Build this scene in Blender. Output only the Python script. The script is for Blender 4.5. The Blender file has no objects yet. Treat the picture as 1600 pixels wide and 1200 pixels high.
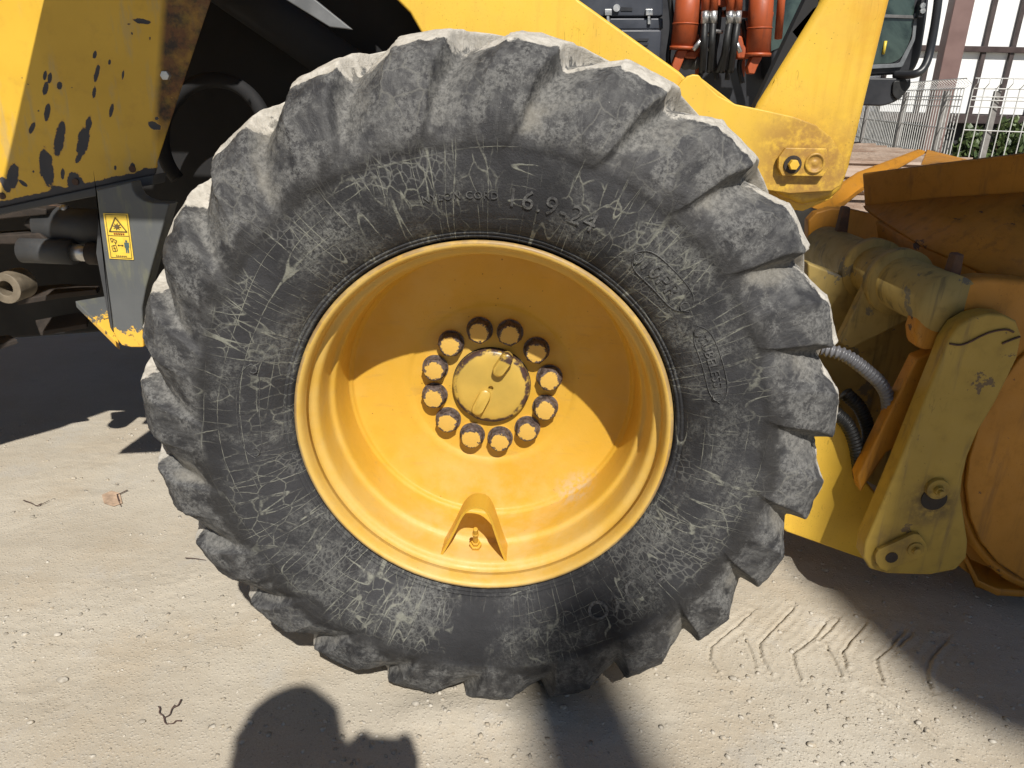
import bpy, bmesh, math, random
import numpy as np
from math import sin, cos, pi, radians, atan2, hypot, tan
from mathutils import Vector, Matrix, noise as mnoise
random.seed(7); rng = np.random.default_rng(7)
scene = bpy.context.scene
COL = scene.collection
# ------------------------------------------------------------------ camera, sky, sun, exposure
CAM = np.array([0.1074, -1.2114, 1.1738]); YAW, PITCH, ROLL, FPX = -0.0452, 0.3715, 0.0239, 1164.0
FWD = np.array([sin(YAW)*cos(PITCH), cos(YAW)*cos(PITCH), -sin(PITCH)])
_R = np.array([cos(YAW), -sin(YAW), 0.0]); _U = np.cross(_R, FWD)
RGT = _R*cos(ROLL)+_U*sin(ROLL); UPV = -_R*sin(ROLL)+_U*cos(ROLL)
cd = bpy.data.cameras.new('camera'); cam = bpy.data.objects.new('camera', cd); COL.objects.link(cam)
cam.matrix_world = Matrix(((RGT[0], UPV[0], -FWD[0], CAM[0]), (RGT[1], UPV[1], -FWD[1], CAM[1]), (RGT[2], UPV[2], -FWD[2], CAM[2]), (0, 0, 0, 1)))
cd.sensor_width = 36; cd.lens = FPX/1600*36; cd.clip_start = 0.02; cd.clip_end = 500
scene.camera = cam
SD = np.array([-0.25, 1.0, -1.11])                      # the way the sunlight travels
world = bpy.data.worlds.new('World'); scene.world = world; world.use_nodes = True
wn = world.node_tree; bg = wn.nodes['Background']; sky = wn.nodes.new('ShaderNodeTexSky'); sky.sky_type = 'NISHITA'; sky.sun_disc = False
sky.sun_elevation = math.asin(-SD[2]/np.linalg.norm(SD)); sky.sun_rotation = atan2(-SD[0], -SD[1])
wn.links.new(sky.outputs[0], bg.inputs[0]); bg.inputs[1].default_value = 0.05; sky.air_density = 0.75; sky.dust_density = 0.4; sky.altitude = 50
sl = bpy.data.lights.new('sun', 'SUN'); sl.energy = 5.0; sl.angle = radians(0.65); sl.color = (1.0, 0.955, 0.88)
sun = bpy.data.objects.new('sun', sl); COL.objects.link(sun); sun.rotation_euler = Vector(SD).to_track_quat('-Z', 'Y').to_euler(); sun.location = (2, -6, 8)
vs = scene.view_settings; vs.view_transform = 'Standard'; vs.look = 'None'; vs.exposure = 0.2; vs.gamma = 1; vs.use_curve_mapping = False
scene.render.engine = 'CYCLES'; scene.cycles.use_denoising = True; scene.cycles.max_bounces = 5; scene.cycles.use_adaptive_sampling = True; scene.cycles.adaptive_threshold = 0.02

# ------------------------------------------------------------------ helpers
def ray(px, py): return FWD+RGT*(px-800)/FPX+UPV*(600-py)/FPX
def P(px, py, y):                                       # point of the upright plane at that depth
    d = ray(px, py); return CAM+d*(y-CAM[1])/d[1]
def G(px, py, z=0.0):                                   # point of the level plane at that height
    d = ray(px, py); return CAM+d*(z-CAM[2])/d[2]
def tag(o, label=None, cat=None, group=None, kind=None):
    if label: o['label'] = label
    if cat: o['category'] = cat
    if group: o['group'] = group
    if kind: o['kind'] = kind
    return o
def empty(name, loc, label, cat, group=None):
    e = bpy.data.objects.new(name, None); COL.objects.link(e); e.location = loc; e.empty_display_size = .1
    e['_b'] = 1; del e['_b']
    return tag(e, label, cat, group)
def put(name, me, mat, parent=None, smooth=False, bevel=0, segs=2):
    o = bpy.data.objects.new(name, me); COL.objects.link(o)
    if mat is not None:
        for m in (mat if isinstance(mat, (list, tuple)) else [mat]): me.materials.append(m)
    if parent is not None:
        o.parent = parent; o.matrix_parent_inverse = Matrix.Translation(root_loc(parent)).inverted()
    if smooth: me.polygons.foreach_set('use_smooth', [True]*len(me.polygons))
    if bevel:
        b = o.modifiers.new('bevel', 'BEVEL'); b.width = bevel; b.segments = segs; b.limit_method = 'ANGLE'; b.angle_limit = radians(35)
        if not smooth:
            me.polygons.foreach_set('use_smooth', [True]*len(me.polygons)); w = o.modifiers.new('wn', 'WEIGHTED_NORMAL'); w.keep_sharp = True
    return o
def root_loc(p):
    v = Vector(p.location)
    return v if p.parent is None else v+Vector((0, 0, 0)) if p.type == 'EMPTY' else Vector((0, 0, 0))
def mesh(verts, faces, fix=True):
    me = bpy.data.meshes.new('m'); me.from_pydata([tuple(map(float, v)) for v in verts], [], faces)
    if fix:
        bm = bmesh.new(); bm.from_mesh(me); bmesh.ops.recalc_face_normals(bm, faces=bm.faces); bm.to_mesh(me); bm.free()
    me.update(); return me
class MB:                                               # collects shapes into one mesh
    def __init__(s): s.v = []; s.f = []; s.m = []
    def add(s, v, f, m=0):
        n = len(s.v); s.v += [tuple(map(float, q)) for q in v]; s.f += [tuple(i+n for i in q) for q in f]; s.m += [m]*len(f); return s
    def box(s, a, b, m=0, rot=None):
        (x0, y0, z0), (x1, y1, z1) = a, b
        v = [(x0, y0, z0), (x1, y0, z0), (x1, y1, z0), (x0, y1, z0), (x0, y0, z1), (x1, y0, z1), (x1, y1, z1), (x0, y1, z1)]
        if rot is not None: v = [rot(Vector(q)) for q in v]
        return s.add(v, [(0, 3, 2, 1), (4, 5, 6, 7), (0, 1, 5, 4), (1, 2, 6, 5), (2, 3, 7, 6), (3, 0, 4, 7)], m)
    def cyl(s, p0, p1, r0, r1=None, n=14, m=0):
        p0 = Vector(p0); p1 = Vector(p1); r1 = r0 if r1 is None else r1
        q = (p1-p0).to_track_quat('Z', 'Y'); v = []
        for p, r in ((p0, r0), (p1, r1)):
            v += [p+q @ Vector((r*cos(2*pi*k/n), r*sin(2*pi*k/n), 0)) for k in range(n)]
        f = [(k, (k+1) % n, n+(k+1) % n, n+k) for k in range(n)]+[tuple(range(n-1, -1, -1)), tuple(range(n, 2*n))]
        return s.add(v, f, m)
    def build(s, name, mat, parent=None, fix=True, **k):
        me = mesh(s.v, s.f, fix)
        if any(s.m): me.polygons.foreach_set('material_index', s.m)
        return put(name, me, mat, parent, **k)
def smooth_path(pts, n=8):
    pts = [Vector(p) for p in pts]; out = []
    q = [pts[0]*2-pts[1]]+pts+[pts[-1]*2-pts[-2]]
    for i in range(1, len(q)-2):
        for k in range(n):
            t = k/n; a, b, c, d = q[i-1], q[i], q[i+1], q[i+2]
            out.append(.5*((2*b)+(c-a)*t+(2*a-5*b+4*c-d)*t*t+(3*b-a-3*c+d)*t**3))
    return out+[pts[-1]]
def tube_geo(pts, r, seg=14, caps=True):
    pts = [Vector(p) for p in pts]; v = []; f = []; up = None; N = len(pts)
    for i, p in enumerate(pts):
        t = (pts[min(i+1, N-1)]-pts[max(i-1, 0)]).normalized()
        if up is None: up = t.orthogonal().normalized()
        up = (up-t*up.dot(t)).normalized(); b = t.cross(up); rr = r[i] if hasattr(r, '__len__') else r
        v += [p+(up*cos(2*pi*k/seg)+b*sin(2*pi*k/seg))*rr for k in range(seg)]
    for i in range(N-1):
        f += [(i*seg+k, i*seg+(k+1) % seg, (i+1)*seg+(k+1) % seg, (i+1)*seg+k) for k in range(seg)]
    if caps: f += [tuple(range(seg-1, -1, -1)), tuple((N-1)*seg+k for k in range(seg))]
    return v, f
def tube(name, pts, r, mat, parent=None, seg=14, n=8, smooth=True):
    q = smooth_path(pts, n) if len(pts) > 2 else [Vector(p) for p in pts]
    if hasattr(r, '__len__') and len(r) == len(pts) and len(pts) > 2: r = np.interp(np.linspace(0, len(pts)-1, len(q)), range(len(pts)), r)
    return put(name, mesh(*tube_geo(q, r, seg)), mat, parent, smooth=smooth)
def ribbed(name, pts, r, pitch, mat, parent):
    q = smooth_path(pts, 24); L = [0]
    for a, b in zip(q, q[1:]): L.append(L[-1]+(b-a).length)
    n = int(L[-1]/pitch*6); s = np.linspace(0, L[-1], n); arr = np.array(q)
    pp = np.stack([np.interp(s, L, arr[:, k]) for k in range(3)], -1)
    rr = r*(1+.16*np.cos(2*pi*s/pitch))
    return put(name, mesh(*tube_geo(pp, rr, 12)), mat, parent, smooth=True)
def rounded(poly, rad, n=5):                            # round the corners of a 2-D outline
    out = []
    for i, p in enumerate(poly):
        a = np.array(poly[i-1], float); b = np.array(p, float); c = np.array(poly[(i+1) % len(poly)], float)
        r = rad[i] if hasattr(rad, '__len__') else rad
        if r <= 0: out.append(tuple(b)); continue
        u = (a-b)/np.linalg.norm(a-b); v = (c-b)/np.linalg.norm(c-b); d = min(r, .45*np.linalg.norm(a-b), .45*np.linalg.norm(c-b))
        for k in range(n+1):
            t = k/n; out.append(tuple((1-t)**2*(b+u*d)+2*t*(1-t)*b+t*t*(b+v*d)))
    return out
def slab(name, pts3, th, mat, parent=None, bevel=.003, nrm=None):   # a flat outline with real thickness
    n = len(pts3); q = [Vector(p) for p in pts3]
    nr = Vector(nrm) if nrm is not None else Vector((0, 1, 0))
    v = q+[p+nr*th for p in q]
    f = [tuple(range(n)), tuple(range(2*n-1, n-1, -1))]+[(i, (i+1) % n, n+(i+1) % n, n+i) for i in range(n)]
    return put(name, mesh(v, f), mat, parent, bevel=bevel)
def plate(name, px, y, th, mat, parent=None, bevel=.003, rad=0):
    pts = rounded(px, rad) if (hasattr(rad, '__len__') or rad > 0) else px
    return slab(name, [P(a, b, y) for a, b in pts], th, mat, parent, bevel)
def lathe(prof, c=(0, 0, 0), n=64, closed=False):       # spun about the wheel's axle (along y)
    v = []; f = []
    for y, r in prof: v += [(c[0]+r*sin(2*pi*k/n), c[1]+y, c[2]+r*cos(2*pi*k/n)) for k in range(n)]
    m = len(prof)
    for i in range(m-1 if not closed else m):
        j = (i+1) % m; f += [(i*n+k, i*n+(k+1) % n, j*n+(k+1) % n, j*n+k) for k in range(n)]
    return v, f
def vnoise(x, y, seed=0):                               # smooth value noise on arrays
    tab = np.random.default_rng(seed).random((256, 256)); xi = np.floor(x).astype(int); yi = np.floor(y).astype(int)
    fx = x-xi; fy = y-yi; fx = fx*fx*(3-2*fx); fy = fy*fy*(3-2*fy); T = lambda a, b: tab[a % 256, b % 256]
    return (T(xi, yi)*(1-fx)+T(xi+1, yi)*fx)*(1-fy)+(T(xi, yi+1)*(1-fx)+T(xi+1, yi+1)*fx)*fy-.5
def fbm(x, y, oct=4, seed=0, g=.5):
    s = 0; a = 1
    for k in range(oct): s = s+a*vnoise(x*2**k+17*k, y*2**k+31*k, seed+k); a *= g
    return s
# ------------------------------------------------------------------ materials
class NT:
    def __init__(s, name):
        s.mat = bpy.data.materials.new(name); s.mat.use_nodes = True; s.t = s.mat.node_tree; s.b = s.t.nodes['Principled BSDF']; s._p = None
    def n(s, typ, **k):
        nd = s.t.nodes.new(typ)
        for a, b in k.items(): setattr(nd, a, b)
        return nd
    def l(s, a, b): s.t.links.new(a, b)
    def val(s, sock, v):
        if hasattr(v, 'is_output'): s.l(v, sock)
        elif isinstance(v, tuple) and len(v) == 3 and sock.type == 'RGBA': sock.default_value = (*v, 1)
        else: sock.default_value = v
    def pos(s):
        if s._p is None: s._p = s.n('ShaderNodeNewGeometry').outputs['Position']
        return s._p
    def noise(s, scale, detail=4, rough=.55, vec=None, dist=0):
        nd = s.n('ShaderNodeTexNoise'); s.l(vec or s.pos(), nd.inputs['Vector']); nd.inputs['Scale'].default_value = scale; nd.inputs['Detail'].default_value = detail
        nd.inputs['Roughness'].default_value = rough; nd.inputs['Distortion'].default_value = dist; return nd.outputs[0]
    def voro(s, scale, feature='DISTANCE_TO_EDGE', vec=None, rnd=1):
        nd = s.n('ShaderNodeTexVoronoi', feature=feature); s.l(vec or s.pos(), nd.inputs['Vector']); nd.inputs['Scale'].default_value = scale; nd.inputs['Randomness'].default_value = rnd; return nd.outputs['Distance']
    def warp(s, scale, amt, vec=None):                  # position shaken by noise
        nd = s.n('ShaderNodeTexNoise'); s.l(vec or s.pos(), nd.inputs['Vector']); nd.inputs['Scale'].default_value = scale; nd.inputs['Detail'].default_value = 3
        a = s.n('ShaderNodeVectorMath', operation='SUBTRACT'); s.l(nd.outputs['Color'], a.inputs[0]); a.inputs[1].default_value = (.5, .5, .5)
        b = s.n('ShaderNodeVectorMath', operation='SCALE'); s.l(a.outputs[0], b.inputs[0]); b.inputs['Scale'].default_value = amt
        c = s.n('ShaderNodeVectorMath', operation='ADD'); s.l(vec or s.pos(), c.inputs[0]); s.l(b.outputs[0], c.inputs[1]); return c.outputs[0]
    def scl(s, v3, vec=None):
        a = s.n('ShaderNodeVectorMath', operation='MULTIPLY'); s.l(vec or s.pos(), a.inputs[0]); a.inputs[1].default_value = v3; return a.outputs[0]
    def m(s, op, a, b=None, clamp=False):
        nd = s.n('ShaderNodeMath', operation=op, use_clamp=clamp); s.val(nd.inputs[0], a)
        if b is not None: s.val(nd.inputs[1], b)
        return nd.outputs[0]
    def rng(s, v, a, b, c=0.0, d=1.0, smooth=True):
        nd = s.n('ShaderNodeMapRange', interpolation_type='SMOOTHSTEP' if smooth else 'LINEAR'); s.val(nd.inputs['Value'], v)
        for k, x in zip(('From Min', 'From Max', 'To Min', 'To Max'), (a, b, c, d)): nd.inputs[k].default_value = x
        return nd.outputs[0]
    def mix(s, f, a, b):
        nd = s.n('ShaderNodeMix', data_type='RGBA'); s.val(nd.inputs[0], f); s.val(nd.inputs[6], a); s.val(nd.inputs[7], b); return nd.outputs[2]
    def attr(s, name): return s.n('ShaderNodeAttribute', attribute_name=name).outputs['Fac']
    def spot(s, c, r0, r1, vec=None):                   # 1 near a place, 0 away from it
        nd = s.n('ShaderNodeVectorMath', operation='DISTANCE'); s.l(vec or s.pos(), nd.inputs[0]); nd.inputs[1].default_value = tuple(map(float, c)); return s.rng(nd.outputs['Value'], r0, r1, 1, 0)
    def axis(s, k):
        nd = s.n('ShaderNodeSeparateXYZ'); s.l(s.pos(), nd.inputs[0]); return nd.outputs[k]
    def bump(s, h, strength=.3, dist=.01, prev=None):
        nd = s.n('ShaderNodeBump'); nd.inputs['Strength'].default_value = strength; nd.inputs['Distance'].default_value = dist; s.l(h, nd.inputs['Height'])
        if prev is not None: s.l(prev, nd.inputs['Normal'])
        return nd.outputs[0]
    def out(s, col=None, rough=None, metal=None, normal=None, spec=None):
        if col is not None: s.val(s.b.inputs['Base Color'], col)
        if rough is not None: s.val(s.b.inputs['Roughness'], rough)
        if metal is not None: s.val(s.b.inputs['Metallic'], metal)
        if spec is not None: s.val(s.b.inputs['Specular IOR Level'], spec)
        if normal is not None: s.l(normal, s.b.inputs['Normal'])
        return s.mat
def paint(name, col, rough=.42, specks=.35, dirt=.25, dirtcol=(.16, .10, .05), spots=(), bs=.05, chips=0, chipcol=(.03, .03, .035)):
    t = NT(name); n1 = t.noise(3.5, 5); n2 = t.noise(26, 5)
    c = t.mix(t.rng(n1, .3, .7), tuple(x*.9 for x in col), tuple(min(1, x*1.08) for x in col))
    c = t.mix(t.m('MULTIPLY', t.rng(n2, .5, .8), dirt), c, dirtcol)
    sp = t.m('MULTIPLY', t.rng(t.voro(70, 'F1'), .05, .12, 1, 0), t.rng(t.noise(9, 2), .5, .62))
    c = t.mix(t.m('MULTIPLY', sp, specks), c, tuple(x*.18 for x in col))
    gr_ = t.m('MULTIPLY', t.rng(t.noise(260, 3, .75), .60, .70), t.rng(t.noise(5, 3), .40, .62)); c = t.mix(t.m('MULTIPLY', gr_, specks*1.1), c, tuple(x*.30 for x in col))
    sc_ = t.m('MULTIPLY', t.rng(t.m('ABSOLUTE', t.m('SUBTRACT', t.noise(1, 2, .4, t.scl((90, 20, 14))), .5)), .004, .012, 1, 0), t.rng(t.noise(6, 3), .54, .64)); c = t.mix(t.m('MULTIPLY', sc_, specks*.9), c, tuple(x*.45 for x in col))
    stk = t.rng(t.noise(1, 4, .6, t.scl((34, 34, 3.5))), .52, .74); c = t.mix(t.m('MULTIPLY', stk, dirt*1.6), c, dirtcol)
    for (ctr, r0, r1, amt, sc) in spots:
        f = t.m('MULTIPLY', t.spot(ctr, r0, r1, t.warp(14, .05)), t.rng(t.noise(40, 6, .7), .25, .6)); c = t.mix(t.m('MULTIPLY', f, amt), c, sc)
    rr = t.rng(n2, .3, .7, rough-.06, rough+.12)
    if chips:
        k = t.rng(t.noise(11, 8, .68, t.warp(30, .02)), .66-chips, .675-chips); c = t.mix(k, c, chipcol)
    nm = t.bump(t.noise(190, 3), bs, .002)
    return t.out(c, rr, normal=nm)
YEL = (.70, .44, .050); ORA = (.43, .185, .014)
def flat(name, col, rough=.6, metal=0, var=.25, scale=20, bs=.1):
    t = NT(name); n = t.noise(scale, 5, .6)
    return t.out(t.mix(t.rng(n, .25, .75), tuple(x*(1-var) for x in col), tuple(min(1, x*(1+var)) for x in col)), t.rng(n, .3, .7, max(.05, rough-.1), min(1, rough+.1)), metal, t.bump(t.noise(scale*8, 3), bs, .002))
M = {}
M['wheel'] = paint('wheel_yellow_paint', (.59, .335, .034), .36, .5, .06, (.45, .26, .05))
M['yellow'] = paint('yellow_paint', YEL, .42, .55, .14, (.45, .22, .03))
boss = P(1262, 255, .46)
M['bracket'] = paint('yellow_paint_stained', YEL, .45, .4, .12, (.4, .2, .04), spots=((boss, .05, .17, .75, (.22, .10, .035)),))
M['crank'] = paint('yellow_paint_crank', YEL, .40, .6, .20, (.45, .22, .02), spots=((P(1370, 30, .56), .02, .16, .6, (.55, .22, .015)), (P(1265, 265, .56), .05, .2, .7, (.30, .15, .04))))
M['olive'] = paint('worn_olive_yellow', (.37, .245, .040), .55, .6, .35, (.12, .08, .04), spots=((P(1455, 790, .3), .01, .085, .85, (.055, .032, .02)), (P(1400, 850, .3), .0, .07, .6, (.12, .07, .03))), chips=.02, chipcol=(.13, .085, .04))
M['orange'] = paint('bucket_orange', ORA, .55, .5, .30, (.10, .05, .018), bs=.12, chips=.03, chipcol=(.07, .035, .02))
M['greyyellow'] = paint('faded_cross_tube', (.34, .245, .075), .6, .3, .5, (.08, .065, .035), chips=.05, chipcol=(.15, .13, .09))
M['hub'] = paint('hub_cap_paint', (.60, .40, .09), .40, .4, .1, (.3, .17, .04))
M['grime'] = flat('dark_grime', (.030, .022, .017), .8, 0, .5, 25, .4)
M['rust'] = flat('rusty_steel', (.085, .045, .028), .8, 0, .5, 40, .4)
M['blackpaint'] = flat('black_frame_paint', (.009, .009, .010), .8, 0, .3, 8, .06)
M['darkgrey'] = flat('dark_grey_paint', (.050, .052, .055), .55, 0, .25, 12, .1)
M['hosegrey'] = flat('grey_spiral_hose', (.13, .13, .14), .35, 0, .2, 30, .02)
M['hoseblack'] = flat('black_rubber_hose', (.012, .012, .012), .5, 0, .2, 30, .02)
M['steel'] = flat('zinc_steel', (.55, .55, .54), .35, .85, .2, 40, .05)
M['exor'] = paint('excavator_orange', (.38, .075, .02), .5, .5, .40, (.15, .04, .02))
M['exblack'] = flat('excavator_black', (.022, .023, .027), .4, 0, .25, 6, .05)
M['exgrey'] = flat('excavator_slate_panel', (.040, .045, .058), .38, 0, .25, 5, .03)

# ================================================================== ground
def mound(x, y):
    return .010*fbm(x*2.2, y*2.2, 3, 3)+.0030*fbm(x*8, y*14, 3, 9)+.0011*fbm(x*60, y*60, 3, 21)*(.5+1.4*np.clip(fbm(x*3, y*3, 2, 77)+.25, 0, 1))
tracks = [[(1172, 958), (1140, 985), (1112, 1008), (1110, 1028), (1121, 1046)], [(1165, 995), (1173, 1012), (1180, 1040)], [(1290, 972), (1262, 1003), (1239, 1020), (1243, 1040), (1252, 1060)],
          [(1310, 968), (1288, 990), (1278, 998)], [(1293, 1008), (1304, 1030), (1314, 1056)], [(1414, 985), (1390, 1012), (1369, 1030), (1372, 1045), (1379, 1062)], [(1425, 990), (1405, 1010)],
          [(1240, 950), (1205, 985), (1188, 1003), (1190, 1025), (1204, 1050)], [(1352, 975), (1330, 1000), (1318, 1018), (1322, 1040)], [(1365, 1090), (1410, 1120), (1460, 1160)], [(1480, 1000), (1455, 1030), (1448, 1050), (1455, 1075)]]
TRK = [[G(*q)[:2] for q in t] for t in tracks]
def height(x, y):
    z = mound(x, y)
    near = (x > .2) & (x < 1.6) & (y > -.4) & (y < .6)
    if near.any():
        X = x[near]; Y = y[near]; dz = np.zeros_like(X); wx = .004*vnoise(X*40, Y*40, 5); wy = .004*vnoise(X*40+9, Y*40, 6)
        for line in TRK:
            best = np.full_like(X, 9.); sg = np.zeros_like(X)
            for a, b in zip(line, line[1:]):
                ab = b-a; L = ab@ab; t = np.clip(((X+wx-a[0])*ab[0]+(Y+wy-a[1])*ab[1])/L, 0, 1)
                ex = X+wx-a[0]-t*ab[0]; ey = Y+wy-a[1]-t*ab[1]; d = np.hypot(ex, ey); s = np.sign(ab[0]*(Y-a[1])-ab[1]*(X-a[0]))
                u = d < best; best[u] = d[u]; sg[u] = s[u]
            dz += np.where(sg < 0, -.0048*np.exp(-(best/.018)), .0012*np.exp(-(best/.02)**2))-.004*np.exp(-(best/.0035)**2)+.0012*np.sin(best*260)*np.exp(-(best/.03)**2)
        z[near] += dz
    d = np.hypot(np.maximum(np.abs(x)-.10, 0)/1.2, np.minimum(np.abs(y+.05), np.abs(y-.48)))
    z += .012*np.exp(-(d/.05)**2)*(np.abs(x) < .35)*(y < .5)
    return z
def axis_steps(a, b, st, far, grow=1.25):
    m = list(np.arange(a, b+1e-6, st)); s = st; q = b
    while q < far: s *= grow; q += s; m.append(q)
    s = st; q = a
    while q > -far: s *= grow; q -= s; m.insert(0, q)
    return np.array(m)
gx = axis_steps(-1.9, 1.45, .0062, 90); gy = axis_steps(-.42, 1.3, .0062, 90)
gx = np.unique(np.concatenate([gx, np.arange(.50, 1.12, .003)])); gy = np.unique(np.concatenate([gy, np.arange(-.10, .36, .003)]))
gx = gx[np.concatenate([[True], np.diff(gx) > .0008])]; gy = gy[np.concatenate([[True], np.diff(gy) > .0008])]
XX, YY = np.meshgrid(gx, gy, indexing='ij'); ZZ = height(XX.ravel().copy(), YY.ravel().copy())
nx, ny = XX.shape; vv = np.stack([XX.ravel(), YY.ravel(), ZZ], -1)
ii = (np.arange(nx-1)[:, None]*ny+np.arange(ny-1)[None, :]).ravel()
ff = np.stack([ii, ii+ny, ii+ny+1, ii+1], -1)
def np_mesh(v, f):
    me = bpy.data.meshes.new('m'); me.vertices.add(len(v)); me.vertices.foreach_set('co', np.asarray(v, np.float32).ravel())
    k = f.shape[1]; me.loops.add(f.size); me.loops.foreach_set('vertex_index', f.ravel().astype(np.int32)); me.polygons.add(len(f))
    me.polygons.foreach_set('loop_start', np.arange(0, f.size, k, dtype=np.int32)); me.polygons.foreach_set('loop_total', np.full(len(f), k, np.int32)); me.update(calc_edges=True); me.validate(); return me
t = NT('dusty_ground')
a1 = t.noise(2.2, 6, .6); a2 = t.noise(22, 8, .65); a3 = t.noise(160, 5, .7); st = t.noise(1, 4, .6, t.scl((3, 40, 1)))
c = t.mix(t.rng(a1, .3, .7), (.430, .380, .302), (.51, .465, .385)); c = t.mix(t.m('MULTIPLY', t.rng(a2, .5, .75), .5), c, (.39, .35, .285))
c = t.mix(t.m('MULTIPLY', t.rng(t.noise(3.1, 4, .65), .48, .66), .45), c, (.45, .375, .275)); c = t.mix(t.m('MULTIPLY', t.rng(t.noise(5.3, 5, .7), .54, .66), .35), c, (.46, .445, .41)); c = t.mix(t.m('MULTIPLY', t.rng(st, .5, .7), .25), c, (.52, .475, .395))
gr = t.rng(t.voro(120, 'F1'), .1, .42, 1, 0); c = t.mix(t.m('MULTIPLY', t.m('MULTIPLY', gr, t.rng(t.noise(7, 4), .45, .65)), .4), c, (.55, .52, .46))
c = t.mix(t.m('MULTIPLY', t.rng(a3, .58, .75), .35), c, (.25, .21, .16))
a4 = t.noise(420, 4, .7); c = t.mix(t.m('MULTIPLY', t.rng(a4, .35, .62, 1, 0), .30), c, (.27, .235, .185)); c = t.mix(t.m('MULTIPLY', t.rng(a4, .60, .72), .45), c, (.60, .56, .49)); nm = t.bump(a3, .22, .004); nm = t.bump(a4, .4, .0022, nm); nm = t.bump(gr, .35, .004, nm)
M['ground'] = t.out(c, .95, normal=nm, spec=.1)
gme = np_mesh(vv, ff); ground = put('ground', gme, M['ground'], smooth=True); tag(ground, 'pale dusty earth yard with tyre prints', None, None, 'structure')

# ================================================================== wheel loader
LOADER = empty('wheel_loader', (0, .6, 0), 'yellow wheel loader with big worn tractor tyre and orange bucket', 'wheel loader')
WC = (0, 0, .61); NL = 23; PITCHA = 2*pi/NL
# ---- tyre: lug surface and groove surface, one period of columns sheared along the bars
lug = [(.030, .330), (.012, .3415), (-.002, .3465), (-.003, .3485), (-.0015, .3500), (-.006, .3525), (-.007, .3545), (-.0055, .3560), (-.010, .3590), (-.0205, .372), (-.031, .390), (-.039, .410), (-.0435, .430), (-.0455, .450),
       (-.0465, .468), (-.0465, .482), (-.0490, .492), (-.0490, .504), (-.0470, .520), (-.043, .540), (-.037, .562), (-.030, .584), (-.022, .598), (-.014, .607), (-.004, .6155), (.010, .6225), (.028, .629), (.048, .634), (.072, .6365), (.11, .633), (.20, .624)]
base = [q for q in lug[:16]]+[(-.0454, .490), (-.042, .4985), (-.035, .509), (-.025, .521), (-.0135, .532), (-.001, .543), (.010, .553), (.020, .5615), (.030, .569), (.041, .5755), (.053, .580), (.072, .584), (.10, .586), (.14, .587), (.20, .587)]
lug = np.array(lug); base = np.array(base); base = lug*.34+base*.66; K = len(lug)
dens = 3
tt = np.concatenate([np.linspace(k, k+1, (2 if k < 9 else 5), endpoint=False) for k in range(K-1)]+[[K-1]])
def interp_c(A): return np.stack([np.interp(tt, range(K), A[:, j]) for j in (0, 1)], -1)
lugd = interp_c(lug); based = interp_c(base)
YC = .20
def mirror(A): B = A[-2::-1].copy(); B[:, 0] = 2*YC-B[:, 0]; return np.concatenate([A, B])
lugm = mirror(lugd); basem = mirror(based); S = len(lugm)
sh = np.interp(tt, [0, 15, 24, 27, 29, K-1], [-.36, -.36, 0, .05, .22, .95]); shm = np.concatenate([sh, (sh[-2::-1]-.95)*(.45/.95)+.95])
wl = np.interp(tt, [0, 15, 24, K-1], [.46, .46, .50, .50]); wlm = np.concatenate([wl, wl[-2::-1]])
cl = np.array([0, .012, .03, .06, .11, .18, .26, .34, .42, .47, .488, .5, .505, .515, .53, .55, .58, .62, .67, .72, .77, .82, .87, .91, .94, .965, .985, .995])
NC = len(cl); tv = np.zeros((S, NL*NC, 3)); A_tread = np.zeros((S, NL*NC)); A_groove = np.zeros((S, NL*NC)); A_side = np.zeros((S, NL*NC)); A_lug = np.zeros((S, NL*NC))
ttm = np.concatenate([tt, tt[-2::-1]])
lv = rng.random((NL, 6))
for L in range(NL):
    for j, c in enumerate(cl):
        w = wlm+.04*(lv[L, 0]-.5)
        u = np.where(c < .5, c/.5*w, w+(c-.5)/.5*(1-w))
        if c <= .5: d = .08*max(0, 1-min(c, .5-c)/.018)**1.5*np.ones(S)
        else:
            v = (c-.5)/.5; d = (.16+.84*sin(pi/2*v/.13)) if v < .13 else (.08+.92*(1-((v-.13)/.87)**1.2)); d = d*np.ones(S)
        phi = radians(-5.4)+PITCHA*(L+u-.50+shm)
        yr = lugm*(1-d[:, None])+basem*d[:, None]
        o = L*NC+j
        tv[:, o, 0] = yr[:, 1]*np.sin(phi); tv[:, o, 1] = yr[:, 0]; tv[:, o, 2] = yr[:, 1]*np.cos(phi)
        A_groove[:, o] = d*np.clip((ttm-16)/4, 0, 1); A_tread[:, o] = np.clip((ttm-23.8)/1.8, 0, 1)*(1-d*.6); A_side[:, o] = np.clip(1-(ttm-15.5)/1.6, 0, 1)
        A_lug[:, o] = (1-d)*np.clip((ttm-16)/3, 0, 1)*(1-np.clip((ttm-23.8)/1.8, 0, 1))
tv = tv.reshape(-1, 3)
ph = np.arctan2(tv[:, 0], tv[:, 2]); rr_ = np.hypot(tv[:, 0], tv[:, 2]); zone = np.repeat(np.clip((ttm-16)/5, 0, 1), NL*NC)
nz = np.array([mnoise.fractal(Vector(q)*9, .6, 2.2, 5) for q in tv]); nz2 = np.array([mnoise.noise(Vector(q)*28+Vector((7, 1, 3))) for q in tv]); nz3 = np.array([mnoise.noise(Vector(q)*75) for q in tv])
dr = zone*(.0036*nz+.0020*nz2+.0014*nz3)+(1-zone)*.0012*nz*(rr_ > .37)
tv[:, 0] *= 1+dr/rr_; tv[:, 2] *= 1+dr/rr_; tv[:, 1] -= (zone*(.0026*nz+.0012*nz2+.001*nz3)+(1-zone)*.0012*nz)*(tv[:, 1] < .1)
edge = np.repeat((np.abs(ttm-23.5) < 2.2)*1., NL*NC)   # torn shoulder edges
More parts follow.
